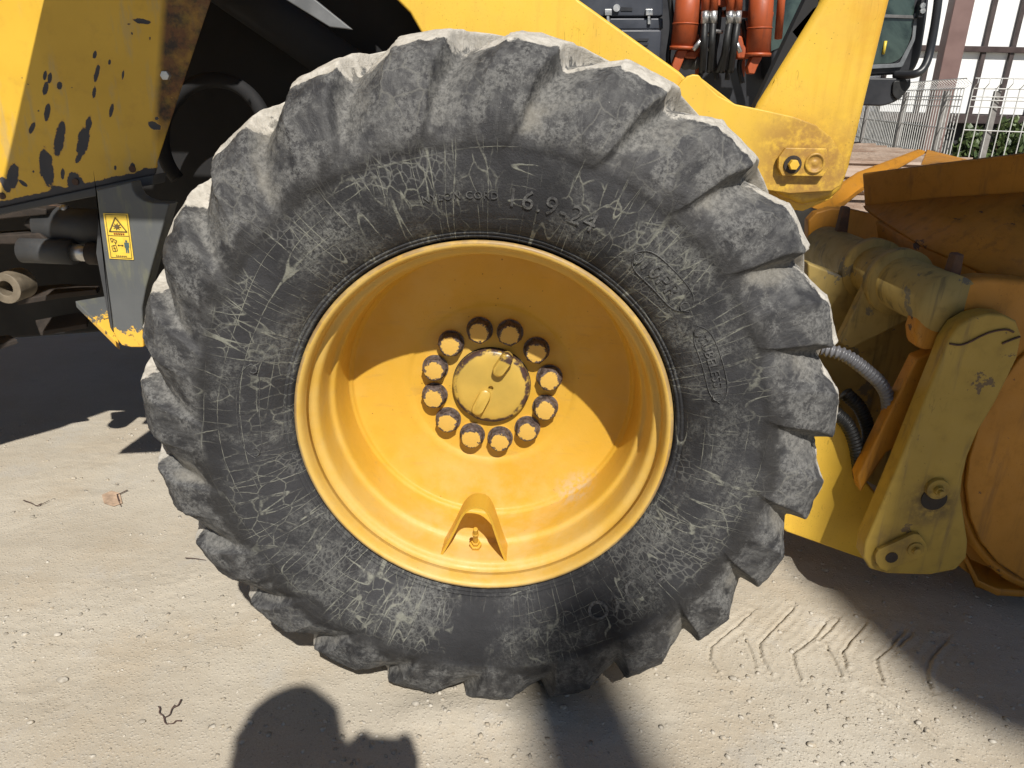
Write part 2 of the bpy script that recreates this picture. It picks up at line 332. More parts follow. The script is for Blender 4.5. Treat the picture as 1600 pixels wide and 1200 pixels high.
chip = np.clip(nz2-.25, 0, 1)*edge*.03; tv[:, 0] *= 1-chip; tv[:, 2] *= 1-chip
top_r = 1+.034*np.clip(np.cos(ph), 0, 1)**2.5*np.clip((rr_-.44)/.17, 0, 1)   # the loaded tyre stands taller above the axle than below it
tv[:, 0] *= top_r; tv[:, 2] *= top_r
tv += np.array(WC); tv[:, 2] = np.where(tv[:, 2] < .0, tv[:, 2]*.45-.002, tv[:, 2])
n = NL*NC; ii = np.arange(S-1)[:, None]*n+np.arange(n)[None, :]; jj = np.arange(S-1)[:, None]*n+((np.arange(n)+1) % n)[None, :]
tf = np.stack([ii.ravel(), jj.ravel(), jj.ravel()+n, ii.ravel()+n], -1)
tme = np_mesh(tv, tf)
for nm_, A in (('tread', A_tread), ('groove', A_groove), ('side', A_side), ('lugface', A_lug)):
    at = tme.attributes.new(nm_, 'FLOAT', 'POINT'); at.data.foreach_set('value', A.ravel().astype(np.float32))
at = tme.attributes.new('polar', 'FLOAT_VECTOR', 'POINT'); at.data.foreach_set('vector', np.stack([ph*.45, rr_, tv[:, 1]], -1).astype(np.float32).ravel())
t = NT('worn_dusty_rubber')
tread, grv, side, lf = t.attr('tread'), t.attr('groove'), t.attr('side'), t.attr('lugface')
b1 = t.noise(5, 3, .6); b2 = t.noise(21, 6, .68, dist=.4); b3 = t.noise(75, 4, .7); b4 = t.noise(300, 4, .7)
rub = t.mix(t.rng(b1, .35, .65), (.019, .019, .021), (.037, .037, .040))
DUST = (.235, .222, .190)
POL = t.n('ShaderNodeAttribute', attribute_name='polar').outputs['Vector']
rsep = t.n('ShaderNodeSeparateXYZ'); t.l(POL, rsep.inputs[0]); rad_v = rsep.outputs[1]
w2 = t.warp(90, .005, t.warp(25, .012, t.scl((1.2, .85, 1), POL)))
v2 = t.rng(t.voro(30, vec=w2), .0, .050, 1, 0); v5 = t.rng(t.voro(70, vec=w2), .0, .12, 1, 0)
wz = t.warp(120, .0025, POL)
def scratch(v3, off, eps, rot=0):                       # thin wandering lines: level lines of stretched noise
    mp = t.n('ShaderNodeMapping'); t.l(wz, mp.inputs[0]); mp.inputs['Location'].default_value = (off, off*.7, 0); mp.inputs['Rotation'].default_value = (0, 0, rot); mp.inputs['Scale'].default_value = v3
    nn_ = t.noise(1, 0, .4, mp.outputs[0]); return t.rng(t.m('ABSOLUTE', t.m('SUBTRACT', nn_, .5)), eps*.35, eps, 1, 0)
pm = [t.rng(t.noise(k_, 3, .6), a_, a_+.09) for k_, a_ in ((5.2, .47), (4.3, .50), (6.1, .50), (3.6, .49))]
ck = t.m('MULTIPLY', scratch((34, 3.2, 1), 3.1, .012), pm[0]); ck = t.m('MAXIMUM', ck, t.m('MULTIPLY', scratch((3.2, 30, 1), 7.7, .012), pm[1])); ck = t.m('MAXIMUM', ck, t.m('MULTIPLY', scratch((28, 4, 1), 1.3, .011, .7), pm[2])); ck = t.m('MAXIMUM', ck, t.m('MULTIPLY', scratch((28, 4, 1), 9.9, .011, -.6), pm[3]))
ck = t.m('MAXIMUM', ck, t.m('MULTIPLY', t.m('MULTIPLY', v2, t.rng(t.noise(4.7, 3, vec=t.scl((1, 1, 1.2))), .50, .58)), .75)); ck = t.m('MULTIPLY', ck, t.rng(t.noise(60, 4, .7), .36, .56, .12, 1))
haze = t.m('MULTIPLY', t.rng(t.noise(6.5, 8, .7, dist=.5), .46, .66), t.rng(t.noise(150, 6, .8), .40, .60))
haze = t.m('MAXIMUM', haze, t.m('MULTIPLY', t.m('MULTIPLY', v5, t.rng(t.noise(7, 3), .5, .6)), .55))
sidec = t.mix(t.m('MULTIPLY', haze, .9), rub, (.170, .170, .158)); sidec = t.mix(t.m('MULTIPLY', ck, .85), sidec, (.215, .215, .180))
streak = t.noise(1, 7, .7, t.scl((60, 9, 60), POL))
d2 = t.rng(b2, .42, .58); lugd_ = t.m('MULTIPLY', d2, t.rng(t.noise(140, 7, .8), .40, .58, .05, 1))
lugc = t.mix(t.m('MULTIPLY', t.rng(streak, .38, .68), .65), rub, (.108, .107, .105)); lugc = t.mix(t.m('MULTIPLY', lugd_, .75), lugc, (.175, .173, .166)); lugc = t.mix(t.m('MULTIPLY', t.m('MULTIPLY', v2, t.rng(b1, .52, .6)), .35), lugc, (.20, .195, .17)); lugc = t.mix(t.rng(b4, .66, .72), lugc, (.24, .236, .22))
col = t.mix(side, lugc, sidec)
ringm = t.m('MULTIPLY', t.rng(t.m('ABSOLUTE', t.m('SUBTRACT', t.m('ADD', rad_v, t.m('MULTIPLY', t.m('SUBTRACT', b2, .5), .07)), .497)), .008, .030, 1, 0), t.rng(t.noise(9, 4), .36, .56)); col = t.mix(t.m('MULTIPLY', ringm, .85), col, (.022, .021, .021))
gd = t.m('ADD', grv, t.m('MULTIPLY', t.m('SUBTRACT', b2, .5), 1.6))
gcol = t.mix(t.rng(t.noise(130, 7, .75), .36, .62), (.070, .069, .067), (.200, .195, .182)); gcol = t.mix(t.m('MULTIPLY', t.rng(t.noise(8, 4), .5, .65), .5), gcol, (.25, .23, .19))
col = t.mix(t.m('MULTIPLY', t.rng(gd, .25, .8), .8), col, gcol)
td = t.m('ADD', tread, t.m('MULTIPLY', t.m('SUBTRACT', t.noise(34, 8, .7), .5), 1.5))
col = t.mix(t.rng(td, .40, .58), col, t.mix(t.rng(b3, .3, .7), (.37, .345, .30), (.53, .50, .445)))
hh = t.m('ADD', t.m('MULTIPLY', b2, .7), t.m('ADD', t.m('MULTIPLY', b3, .4), t.m('MULTIPLY', ck, .12)))
nm = t.bump(hh, .55, .006); nm = t.bump(b4, .35, .002, nm)
M['rubber'] = t.out(col, t.rng(b2, .3, .7, .62, .95), normal=nm, spec=.35)
# ---- wheel steel: rim and disc in one
prof = [(.030, .331), (.006, .3400), (.001, .3405), (-.0025, .3385), (-.0035, .3350), (-.0025, .3310), (.002, .3278), (.010, .3258), (.024, .3245), (.032, .3235), (.0365, .3210), (.0385, .3170), (.0400, .3130), (.0430, .3098), (.050, .3080), (.070, .3068), (.094, .3058), (.101, .3045), (.1045, .3018), (.1060, .2985), (.1090, .2960), (.116, .2948), (.150, .2930), (.190, .2912),
        (.1945, .2905), (.1965, .2880), (.2000, .2855), (.2045, .2840), (.2060, .2810), (.2075, .272), (.211, .255), (.2145, .230), (.219, .205), (.222, .185), (.2232, .1735), (.2262, .1700), (.2275, .1650), (.228, .150), (.228, .12), (.228, .05), (.228, .0)]
v, f = lathe(prof, WC, 128)
t = NT('wheel_paint'); base_c = (.80, .435, .050)
n1 = t.noise(4, 4); c = t.mix(t.rng(n1, .3, .7), (.55, .310, .028), (.61, .350, .036))
sp = t.m('MULTIPLY', t.rng(t.voro(42, 'F1', t.warp(20, .02)), .045, .075, 1, 0), t.rng(t.noise(6, 2), .45, .6)); c = t.mix(t.m('MULTIPLY', sp, .7), c, (.13, .055, .012)); c = t.mix(t.m('MULTIPLY', t.rng(t.noise(1, 5, .65, t.scl((9, 60, 60))), .56, .72), .30), c, (.40, .24, .06)); c = t.mix(t.m('MULTIPLY', t.rng(t.noise(5, 5, .6), .48, .68), .22), c, (.62, .45, .16))
rgt = t.n('ShaderNodeVectorMath', operation='LENGTH'); t.l(t.n('ShaderNodeVectorMath', operation='SUBTRACT').outputs[0], rgt.inputs[0])
sub = rgt.inputs[0].links[0].from_node; t.l(t.scl((1, 0, 1)), sub.inputs[0]); sub.inputs[1].default_value = (WC[0], 0, WC[2]); rad_ = rgt.outputs['Value']
ey = t.axis(1)
c = t.mix(t.m('MULTIPLY', t.m('MULTIPLY', t.rng(rad_, .3335, .336), t.rng(t.noise(26, 6, .7), .25, .55)), .9), c, (.16, .085, .05))
wsp = t.spot(P(910, 775, .2), .02, .075, t.warp(30, .03)); c = t.mix(t.m('MULTIPLY', t.m('MULTIPLY', wsp, t.rng(t.noise(60, 6, .7), .4, .6)), .6), c, (.45, .40, .33))
c = t.mix(t.m('MULTIPLY', t.rng(t.noise(9, 7, .7), .55, .75), .22), c, (.42, .21, .02))
fl = t.m('MULTIPLY', t.rng(rad_, .285, .312), t.rng(t.noise(11, 5, .65), .30, .66, .35, 1)); c = t.mix(t.m('MULTIPLY', fl, .42), c, (.60, .45, .18))
du = t.m('MULTIPLY', t.spot((0, .09, .28), .06, .34), t.rng(t.noise(14, 6, .7), .36, .66)); c = t.mix(t.m('MULTIPLY', du, .38), c, (.60, .47, .24)); fs = t.m('MULTIPLY', t.rng(t.noise(300, 3, .75), .64, .72), t.rng(t.noise(4.2, 3), .42, .6)); c = t.mix(t.m('MULTIPLY', fs, .55), c, (.22, .11, .02))
M['wheelsteel'] = t.out(c, t.rng(t.noise(22, 5, .65), .3, .7, .42, .68), normal=t.bump(t.noise(46, 4, .6), .10, .004, t.bump(t.noise(240, 3), .10, .002)))
wheel = put('wheel', mesh(v, f, False), M['wheelsteel'], LOADER, smooth=True); wheel['label'] = 'deep dished yellow steel wheel with bolted hub'
me = wheel.data; bm = bmesh.new(); bm.from_mesh(me); bmesh.ops.remove_doubles(bm, verts=bm.verts, dist=1e-5); bmesh.ops.recalc_face_normals(bm, faces=bm.faces); bm.to_mesh(me); bm.free()
so = wheel.modifiers.new('thick', 'SOLIDIFY'); so.thickness = .009; so.offset = -1
if sum(p.normal.y*p.area for p in me.polygons) > 0: me.flip_normals()
tyre = put('tyre', tme, M['rubber'], wheel, smooth=True); tyre['label'] = 'worn black tractor tyre caked with pale dust'
# raised writing on the sidewall
def sidewall_y(r): return float(np.interp(r, lug[:17, 1], lug[:17, 0]))
def text_geo(s, size, r0, phi0, h=.0007, outline=True):
    cu = bpy.data.curves.new('t', 'FONT'); cu.body = s; cu.size = size; cu.align_x = 'LEFT'; cu.resolution_u = 3; cu.space_character = 1.12
    o = bpy.data.objects.new('t', cu); COL.objects.link(o); bpy.context.view_layer.update()
    m = o.to_mesh(); V = [tuple(q.co) for q in m.vertices]; Fc = [tuple(p.vertices) for p in m.polygons]; E_ = {}
    for fc in Fc:
        for a, b in zip(fc, fc[1:]+fc[:1]): E_[tuple(sorted((a, b)))] = E_.get(tuple(sorted((a, b))), 0)+1
    o.to_mesh_clear(); bpy.data.objects.remove(o); nv = len(V)
    def mp(x, y, k):
        r = r0+y; p = phi0+x/r0; return (WC[0]+r*sin(p), sidewall_y(r)-.0012-k*h, WC[2]+r*cos(p))
    vo = [mp(x, y, 1) for x, y, _ in V]+[mp(x, y, -2) for x, y, _ in V]; fo = list(Fc)+[(a, b, b+nv, a+nv) for (a, b), c in E_.items() if c == 1]
    return vo, fo, max(q[0] for q in V)
MBt = MB()
for s, size, r0, a0 in (('NYLON CORD', .0165, .412, -12.8), ('16.9-24', .042, .404, 5.2), ('10PR', .034, .402, 38.2), ('TUBELESS', .020, .408, 60.5), ('SEE SAFETY', .012, .381, 30), ('WARNING', .012, .377, 47), ('TOYO', .052, .398, 127), ('SAFETY WARNING', .012, .378, 96)):
    if s in ('SEE SAFETY', 'WARNING', 'SAFETY WARNING'): continue
    v, f, L = text_geo(s, size, r0, radians(a0)); MBt.add(v, f)
def ring_at(px, py, R):
    q = P(px, py, -.045); r = hypot(q[0], q[2]-WC[2]); y = sidewall_y(r)
    pts = [(q[0]+R*cos(a), y-.001, q[2]+R*sin(a)) for a in np.linspace(0, 2*pi, 17)]; MBt.add(*tube_geo(pts, .0009, 6, False))
for q in ((998, 404), (1071, 480), (1093, 520), (1122, 622), (393, 579), (397, 709), (968, 946), (885, 968)): ring_at(*q, .007 if q[1] < 750 else .014)
def oval(p0, p1, wdt):
    a = P(*p0, -.045); b = P(*p1, -.045); ra, rb = [hypot(q[0], q[2]-WC[2]) for q in (a, b)]; fa, fb = [atan2(q[0], q[2]-WC[2]) for q in (a, b)]
    pts = []
    for k in range(41):
        s = k/20; u = s if s <= 1 else 2-s; r = ra+(rb-ra)*u+(wdt if s <= 1 else -wdt)*min(1, (1-abs(2*u-1)**6)+.0); p = fa+(fb-fa)*u
        pts.append((WC[0]+r*sin(p), sidewall_y(r)-.0008, WC[2]+r*cos(p)))
    MBt.add(*tube_geo(pts, .0008, 6, False))
oval((990, 397), (1078, 488), .022); oval((1090, 510), (1126, 632), .016); oval((391, 570), (397, 718), .018)
tag(MBt.build('raised_lettering', M['rubber'], wheel, fix=False), kind='stuff')
# hub cap, bolts
t = NT('chipped_hub_paint'); hc = np.array([0, .225, .61])
sub = t.n('ShaderNodeVectorMath', operation='LENGTH'); s0 = t.n('ShaderNodeVectorMath', operation='SUBTRACT'); t.l(t.warp(60, .012), s0.inputs[0]); s0.inputs[1].default_value = tuple(hc); s1 = t.n('ShaderNodeVectorMath', operation='MULTIPLY'); t.l(s0.outputs[0], s1.inputs[0]); s1.inputs[1].default_value = (1, 0, 1); t.l(s1.outputs[0], sub.inputs[0])
rim_m = t.m('MULTIPLY', t.rng(sub.outputs['Value'], .069, .073), t.rng(t.noise(30, 5, .7), .38, .52))
c = t.mix(t.rng(t.noise(12, 5), .3, .7), (.42, .285, .058), (.53, .35, .068)); c = t.mix(rim_m, c, (.06, .035, .03))
M['hubcap'] = t.out(c, .36, normal=t.bump(t.noise(60, 4), .12, .003))
v, f = lathe([(.229, .080), (.216, .080), (.213, .0785), (.210, .075), (.207, .060), (.205, .035), (.204, .008), (.2045, .0055), (.214, .0045), (.214, .0)], WC, 72)
HB = MB(); HB.add(v, f)
def capsule(px0, px1, rad, yb, yt):
    a = P(*px0, yt); b = P(*px1, yt); d = (b-a)/np.linalg.norm(b-a); n_ = np.array([-d[2], 0, d[0]]); o = []
    for k in range(9): an = -pi/2+pi*k/8; o.append(b+rad*(d*cos(an)+n_*sin(an)))
    for k in range(9): an = pi/2+pi*k/8; o.append(a+rad*(d*cos(an)+n_*sin(an)))
    N = len(o); c0 = (a+b)/2; ring0 = [np.array((q[0], yb, q[2])) for q in o]; ring1 = [np.array((q[0], yt+.003, q[2])) for q in o]; ring2 = [c0+(q-c0)*.86 for q in o]
    vv_ = ring0+ring1+ring2; ff_ = []
    for L in range(2): ff_ += [(L*N+k, L*N+(k+1) % N, (L+1)*N+(k+1) % N, (L+1)*N+k) for k in range(N)]
    ff_.append(tuple(range(2*N, 3*N))); HB.add(vv_, ff_)
capsule((791, 564), (779, 581), .0125, .212, .186); capsule((757, 620), (746, 641), .0125, .212, .192)
hub = HB.build('hub_cap', M['hubcap'], wheel, smooth=True); hub['label'] = 'round yellow hub cap with two raised tabs'
so = hub.modifiers.new('es', 'EDGE_SPLIT'); so.split_angle = radians(40)
gk = lathe([(.228, .0815), (.2255, .0815), (.225, .080)], WC, 72); put('gasket', mesh(*gk), M['grime'], wheel, smooth=True)
bolt_px = [(751, 527), (793, 531), (830, 555), (848, 593), (842, 634), (818, 664), (780, 680), (740, 675), (705, 653), (685, 618), (688, 579), (711, 545)]
t = NT('chipped_bolt_paint'); uvn = t.n('ShaderNodeTexCoord'); obj = uvn.outputs['Object']
oi = t.n('ShaderNodeObjectInfo'); ad = t.n('ShaderNodeVectorMath', operation='ADD'); mu = t.n('ShaderNodeVectorMath', operation='SCALE'); cmb = t.n('ShaderNodeCombineXYZ'); t.l(oi.outputs['Random'], cmb.inputs[0]); t.l(cmb.outputs[0], mu.inputs[0]); mu.inputs['Scale'].default_value = 7; t.l(obj, ad.inputs[0]); t.l(mu.outputs[0], ad.inputs[1])
ln = t.n('ShaderNodeVectorMath', operation='LENGTH'); t.l(t.scl((1, 0, 1), obj), ln.inputs[0])
wob = t.m('ADD', ln.outputs['Value'], t.m('MULTIPLY', t.m('SUBTRACT', t.noise(130, 4, .65, ad.outputs[0]), .5), .020))
sx = t.n('ShaderNodeSeparateXYZ'); t.l(obj, sx.inputs[0]); front = t.rng(sx.outputs[1], -.0255, -.022, 1, 0)
msk = t.m('MULTIPLY', t.rng(wob, .0178, .0188, 1, 0), front); msk = t.m('MAXIMUM', msk, t.rng(sx.outputs[1], -.004, -.001))
c = t.mix(msk, t.mix(t.rng(t.noise(150, 4, .6, ad.outputs[0]), .35, .65), (.040, .028, .025), (.125, .095, .085)), (.58, .36, .075))
M['bolt'] = t.out(c, .55, normal=t.bump(t.noise(220, 3, .6, ad.outputs[0]), .3, .002))
bb = MB(); hexr = .0262
for (y, r, rot) in (): pass
rings = [(.002, .0285, 40), (-.004, .0285, 40), (-.0042, hexr, 6), (-.019, hexr, 6), (-.0255, .0218, 24), (-.0285, .0195, 24), (-.0292, .0, 24)]
# hexagon head whose top is turned round
nn = 24; bv = []; bf = []
def hexrad(a, R): a = (a % (pi/3))-pi/6; return R*cos(pi/6)/cos(a)
for (y, r, kind) in [(.002, .0272, 0), (-.0035, .0272, 0), (-.004, hexr, 1), (-.0175, hexr, 1), (-.0232, .0222, 0), (-.0262, .0200, 0), (-.0268, .0165, 0)]:
    for k in range(nn):
        a = 2*pi*k/nn; R = hexrad(a, r) if kind else r; bv.append((R*sin(a), y, R*cos(a)))
for i in range(6): bf += [(i*nn+k, i*nn+(k+1) % nn, (i+1)*nn+(k+1) % nn, (i+1)*nn+k) for k in range(nn)]
bf.append(tuple(range(6*nn, 7*nn))); bme = mesh(bv, bf); bme.materials.append(M['bolt'])
bme.polygons.foreach_set('use_smooth', [True]*len(bme.polygons)); bme.set_sharp_from_angle(angle=radians(30))
for k, q in enumerate(bolt_px):
    p = P(*q, .2145); a = atan2(p[0], p[2]-.61); o = bpy.data.objects.new('wheel_bolt', bme); COL.objects.link(o); o.parent = wheel; o.matrix_parent_inverse = Matrix.Translation((0, .6, 0)).inverted() @ Matrix.Identity(4)
    o.matrix_parent_inverse = Matrix.Identity(4); o.location = (.1215*sin(a), .2265, .61+.1215*cos(a)); o.rotation_euler = (0, random.random()*6, 0)
# valve guard and valve
gy0, gy1 = .045, .098
gpx = [(686, 876), (698, 856), (711, 832), (723, 808), (734, 797), (746, 795), (757, 799), (765, 812), (772, 832), (781, 858), (792, 886)]
gfront = [P(a, b, gy0) for a, b in gpx]
def guard():
    q = smooth_path(gfront, 4); N = len(q); v = []; th = .0045
    for i, p in enumerate(q):
        tg = (q[min(i+1, N-1)]-q[max(i-1, 0)]).normalized(); nr = Vector((-tg.z, 0, tg.x)); nr = nr if nr.length else Vector((0, 0, 1))
        lean = .0
        for (yy, off) in ((gy0, 0), (gy0, th), (gy1, th), (gy1, 0)): v.append(Vector((p.x, yy, p.z+lean*(yy-gy0)))+nr*off)
    f = [(i*4+a, i*4+(a+1) % 4, i*4+4+(a+1) % 4, i*4+4+a) for i in range(N-1) for a in range(4)]+[(0, 1, 2, 3), tuple((N-1)*4+a for a in (3, 2, 1, 0))]
    return put('valve_guard', mesh(v, f), M['wheel'], wheel, smooth=True)
g = guard(); g['label'] = 'bent yellow strip guarding the valve'; e_ = g.modifiers.new('es', 'EDGE_SPLIT'); e_.split_angle = radians(40)
vb = P(743, 852, .085); vt = P(743, 829, .055); vb = Vector(vb); vt = Vector(vt); dv = (vt-vb)
VM = MB(); VM.cyl(vb-dv*.5, vb+dv*.12, .0125, .0125, 6); VM.cyl(vb+dv*.1, vb+dv*.28, .0085, .0085, 6); VM.cyl(vb+dv*.25, vb+dv*.75, .0055, .0050, 12); VM.cyl(vb+dv*.72, vb+dv*.82, .0066, .0066, 12); VM.cyl(vb+dv*.8, vb+dv*1.1, .0055, .0048, 12)
VM.build('valve_stem', M['wheel'], wheel, bevel=.0008)

# ---- left of the wheel: side panel of the body, front frame, steering gear
# side panel as a fine sheet so that chipped places sit where they are
py_ = .19
def in_px(poly, X, Y):
    ins = np.zeros(X.shape, bool); n_ = len(poly)
    for i in range(n_):
        (x0, y0), (x1, y1) = poly[i-1], poly[i]
        cnd = ((y0 > Y) != (y1 > Y)) & (X < (x1-x0)*(Y-y0)/(y1-y0+1e-9)+x0); ins ^= cnd
    return ins
A = P(322, -25, py_); B = P(240, 273, py_); C_ = P(-130, 352, py_); D = P(-130, -130, py_); D2 = P(330, -60, py_)
NU, NV = 190, 130; pv = []; pa = np.zeros((NU+1)*(NV+1))
us = np.linspace(0, 1, NU+1); vs_ = np.linspace(0, 1, NV+1); Ppx = []
for i in us:
    top = np.array((-130+i*(328+130), -60.)); bot = np.array((-130+i*(240+130), 352+i*(273-352)))
    for j in vs_: Ppx.append(top*(1-j)+bot*j)
Ppx = np.array(Ppx)
pv = np.array([P(a, b, py_) for a, b in Ppx])
ch = [(70, 118, 3, 7, 8), (78, 122, 3, 8, 8), (71, 139, 4, 10, 12), (93, 134, 4.5, 6.5, 0), (74, 175, 4.5, 13, 8), (50, 200, 4, 9, 25), (93, 217, 8, 27, 10), (130, 222, 9, 26, 12), (138, 195, 5, 14, 10), (124, 245, 4, 10, 30), (73, 262, 11, 29, -8), (68, 242, 6, 8, 0), (20, 275, 9, 21, 10), (36, 286, 8, 3, 40), (98, 272, 3.5, 8, 0), (148, 85, 3, 6, 15), (151, 115, 3.6, 14, 12), (147, 145, 2.8, 10, 8), (174, 173, 3, 10, 12), (171, 97, 2.2, 4, 10), (192, 117, 1.8, 8, 8), (206, 52, 1.5, 3, 0), (234, 60, 1.5, 3, 0), (222, 33, 14, 4, 10), (201, 38, 3, 1.5, 0), (241, 196, 10, 6, 30), (245, 185, 3.5, 3, 0), (116, 283, 12, 15, 0), (180, 262, 2, 4, 0), (60, 173, 1.5, 2, 0), (52, 268, 1.5, 2, 0), (207, 262, 4, 7, 0), (34, 122, 1.5, 1.5, 0), (13, 166, 1.2, 1.2, 0), (24, 175, 1.3, 1.3, 0), (112, 137, 1.2, 1.2, 0), (144, 102, 1, 1, 0), (8, 288, 6, 14, -30), (90, 296, 10, 5, 0), (228, 268, 8, 6, 0)]
cv = np.full(len(Ppx), -3.)
for (cx, cy, a, b, rot) in ch:
    an = radians(rot); dx = Ppx[:, 0]-cx; dy = Ppx[:, 1]-cy; u = (dx*cos(an)+dy*sin(an))/a; w = (-dx*sin(an)+dy*cos(an))/b; cv = np.maximum(cv, 1-np.hypot(u, w))
bot = 324-(324-272)*Ppx[:, 0]/240; cv = np.maximum(cv, 1-(bot-Ppx[:, 1])/9.)
ru = np.clip((Ppx[:, 0]-(250-14*np.clip(Ppx[:, 1]/200, 0, 1.6)))/12, 0, 1)*np.clip((235-Ppx[:, 1])/50, 0, 1)
pv[:, 1] += .0016*np.clip(cv, 0, 1)+np.array([.05*max(0, (a-(255-12*b/270))/70) for a, b in Ppx])   # right border folds back
ii = (np.arange(NU)[:, None]*(NV+1)+np.arange(NV)[None, :]).ravel(); pf = np.stack([ii, ii+1, ii+NV+2, ii+NV+1], -1)
pme = np_mesh(pv, pf)
for nm_, A_ in (('chip', cv), ('rust', ru)):
    at = pme.attributes.new(nm_, 'FLOAT', 'POINT'); at.data.foreach_set('value', A_.astype(np.float32))
t = NT('peeling_yellow_paint'); cp = t.m('ADD', t.attr('chip'), t.m('MULTIPLY', t.m('SUBTRACT', t.noise(70, 7, .75), .5), 1.35))
c = t.mix(t.rng(t.noise(7, 6), .3, .7), (.62, .37, .030), (.70, .43, .042)); c = t.mix(t.m('MULTIPLY', t.rng(t.noise(30, 6, .7), .5, .75), .25), c, (.4, .2, .03))
c = t.mix(t.m('MULTIPLY', t.rng(t.noise(1, 5, .6, t.scl((30, 30, 7))), .56, .68), .3), c, (.34, .30, .22))
rs = t.m('MULTIPLY', t.attr('rust'), t.rng(t.noise(25, 6, .7), .25, .6, .6, 1)); c = t.mix(rs, c, t.mix(t.rng(t.noise(40, 6, .7), .4, .6), (.020, .010, .006), (.13, .048, .012)))
cp = t.m('MAXIMUM', cp, t.m('SUBTRACT', t.m('MULTIPLY', t.rng(t.voro(38, 'F1', t.warp(60, .02)), .02, .12, 1, 0), t.rng(t.noise(5, 3), .50, .62)), .6)); k = t.rng(cp, .0, .03); c = t.mix(t.rng(cp, -.16, .0), c, (.55, .30, .04)); c = t.mix(k, c, (.045, .045, .052))
M['peel'] = t.out(c, t.rng(k, 0, 1, .42, .65), normal=t.bump(k, .35, .002))
pan = put('side_panel', pme, M['peel'], LOADER, smooth=True); pan['label'] = 'yellow side panel with chipped and peeling paint'
so = pan.modifiers.new('thick', 'SOLIDIFY'); so.thickness = .008; so.offset = -1
if sum(p.normal.y*p.area for p in pme.polygons) > 0: pme.flip_normals()
plate('panel_lip', [(-130, 353), (240, 273), (238, 289), (0, 336), (-130, 368)], py_-.004, .05, M['darkgrey'], pan, .002)
mb = MB(); c0 = Vector(P(261, 118, py_+.005)); mb.cyl(c0, c0-Vector((0, .010, 0)), .0085, .0085, 6); mb.build('bolt', M['steel'], pan, bevel=.001)
for q in ((118, 284), (207, 264), (4, 306)):
    c0 = Vector(P(*q, py_)); mb = MB(); mb.cyl(c0-Vector((0, .0015, 0)), c0+Vector((0, .004, 0)), .0065, .0065, 14); mb.build('rivet', M['rust'], pan)
# front frame cheek with warning sticker
yf = .13
t = NT('grey_frame_paint'); c = t.mix(t.rng(t.noise(6, 5), .3, .7), (.085, .092, .095), (.115, .120, .122)); c = t.mix(t.m('MULTIPLY', t.rng(t.noise(1, 6, .65, t.scl((38, 38, 11))), .48, .70), .45), c, (.20, .20, .12))
zc = P(215, 515, yf)[2]; zz = t.axis(2); fy_ = t.rng(t.m('ADD', zz, t.m('MULTIPLY', t.m('SUBTRACT', t.noise(60, 6, .75), .5), .07)), zc+.0, zc-.004); c = t.mix(fy_, c, t.mix(t.rng(t.noise(70, 5, .7), .58, .62), (.78, .46, .06), (.05, .05, .05)))
c = t.mix(t.rng(t.noise(75, 5, .75), .70, .72), c, (.5, .42, .18))
M['frame'] = t.out(c, .55, normal=t.bump(t.noise(70, 4), .12, .003))
cheek = plate('front_frame', [(150, 297), (205, 284), (208, 297), (214, 306), (224, 313), (238, 317), (265, 318), (255, 352), (243, 395), (228, 450), (222, 480), (224, 543), (205, 543), (190, 540), (183, 531), (177, 520), (174, 490), (158, 370)], yf, .035, M['frame'], LOADER, .003)
cheek['label'] = 'grey front frame cheek with chipped yellow foot'
slab('foot_flange', [P(117, 470, .22), P(166, 462, .26), P(186, 537, .165), P(180, 532, .145)], .014, M['frame'], cheek, .002, nrm=(0, 0, -1))
plate('frame_side', [(155, 330), (150, 298), (158, 371), (177, 520), (172, 512), (150, 395)], yf+.036, .12, M['darkgrey'], cheek, .002)
# sticker with its printed warning signs
def st_pt(u, v, k=0):                                   # u,v in the sticker, 0..1
    a = np.array((161., 333.)); b = np.array((200., 334.)); c = np.array((171., 404.)); d = np.array((209., 406.)); q = (a*(1-u)+b*u)*(1-v)+(c*(1-u)+d*u)*v
    return P(q[0], q[1], yf-.0018-.0007*k)
ST = MB()
def sticker_poly(pts, k, m): ST.add([st_pt(u, v, k) for u, v in pts], [tuple(range(len(pts)))], m)
def sticker_line(p, q, w, m=1, k=1):
    p = np.array(p); q = np.array(q); asp = np.array((1, .55)); d = (q-p)/asp; L = np.linalg.norm(d); d = d/L; n_ = np.array((-d[1], d[0]))*w/2*asp
    sticker_poly([p+n_, q+n_, q-n_, p-n_], k, m)
ST.add([st_pt(u, v, k) for k in (0, -2.2) for u, v in ((0, 0), (1, 0), (1, 1), (0, 1))], [(0, 1, 2, 3), (7, 6, 5, 4), (0, 4, 5, 1), (1, 5, 6, 2), (2, 6, 7, 3), (3, 7, 4, 0)], 0)
for a, b in (((.07, .03), (.93, .03)), ((.07, .97), (.93, .97)), ((.07, .03), (.07, .97)), ((.93, .03), (.93, .97)), ((.07, .49), (.93, .49))): sticker_line(a, b, .022)
for a, b in (((.46, .09), (.16, .40)), ((.46, .09), (.86, .40)), ((.14, .40), (.88, .40))): sticker_line(a, b, .05)
for k in range(8):
    an = k*pi/4+.2; sticker_line((.48+.05*cos(an), .29+.03*sin(an)), (.48+.17*cos(an), .29+.075*sin(an)), .035)
sticker_poly([(.48+.1*cos(a), .29+.05*sin(a)) for a in np.linspace(0, 2*pi, 12, False)], 1.4, 1)
for k in range(5): sticker_line((.32+.09*k, .435), (.37+.09*k, .465), .05, 3); sticker_line((.35+.09*k, .465), (.38+.09*k, .435), .03, 3)
for k in range(6): sticker_line((.30+.075*k, .925), (.34+.075*k, .945), .05, 1)
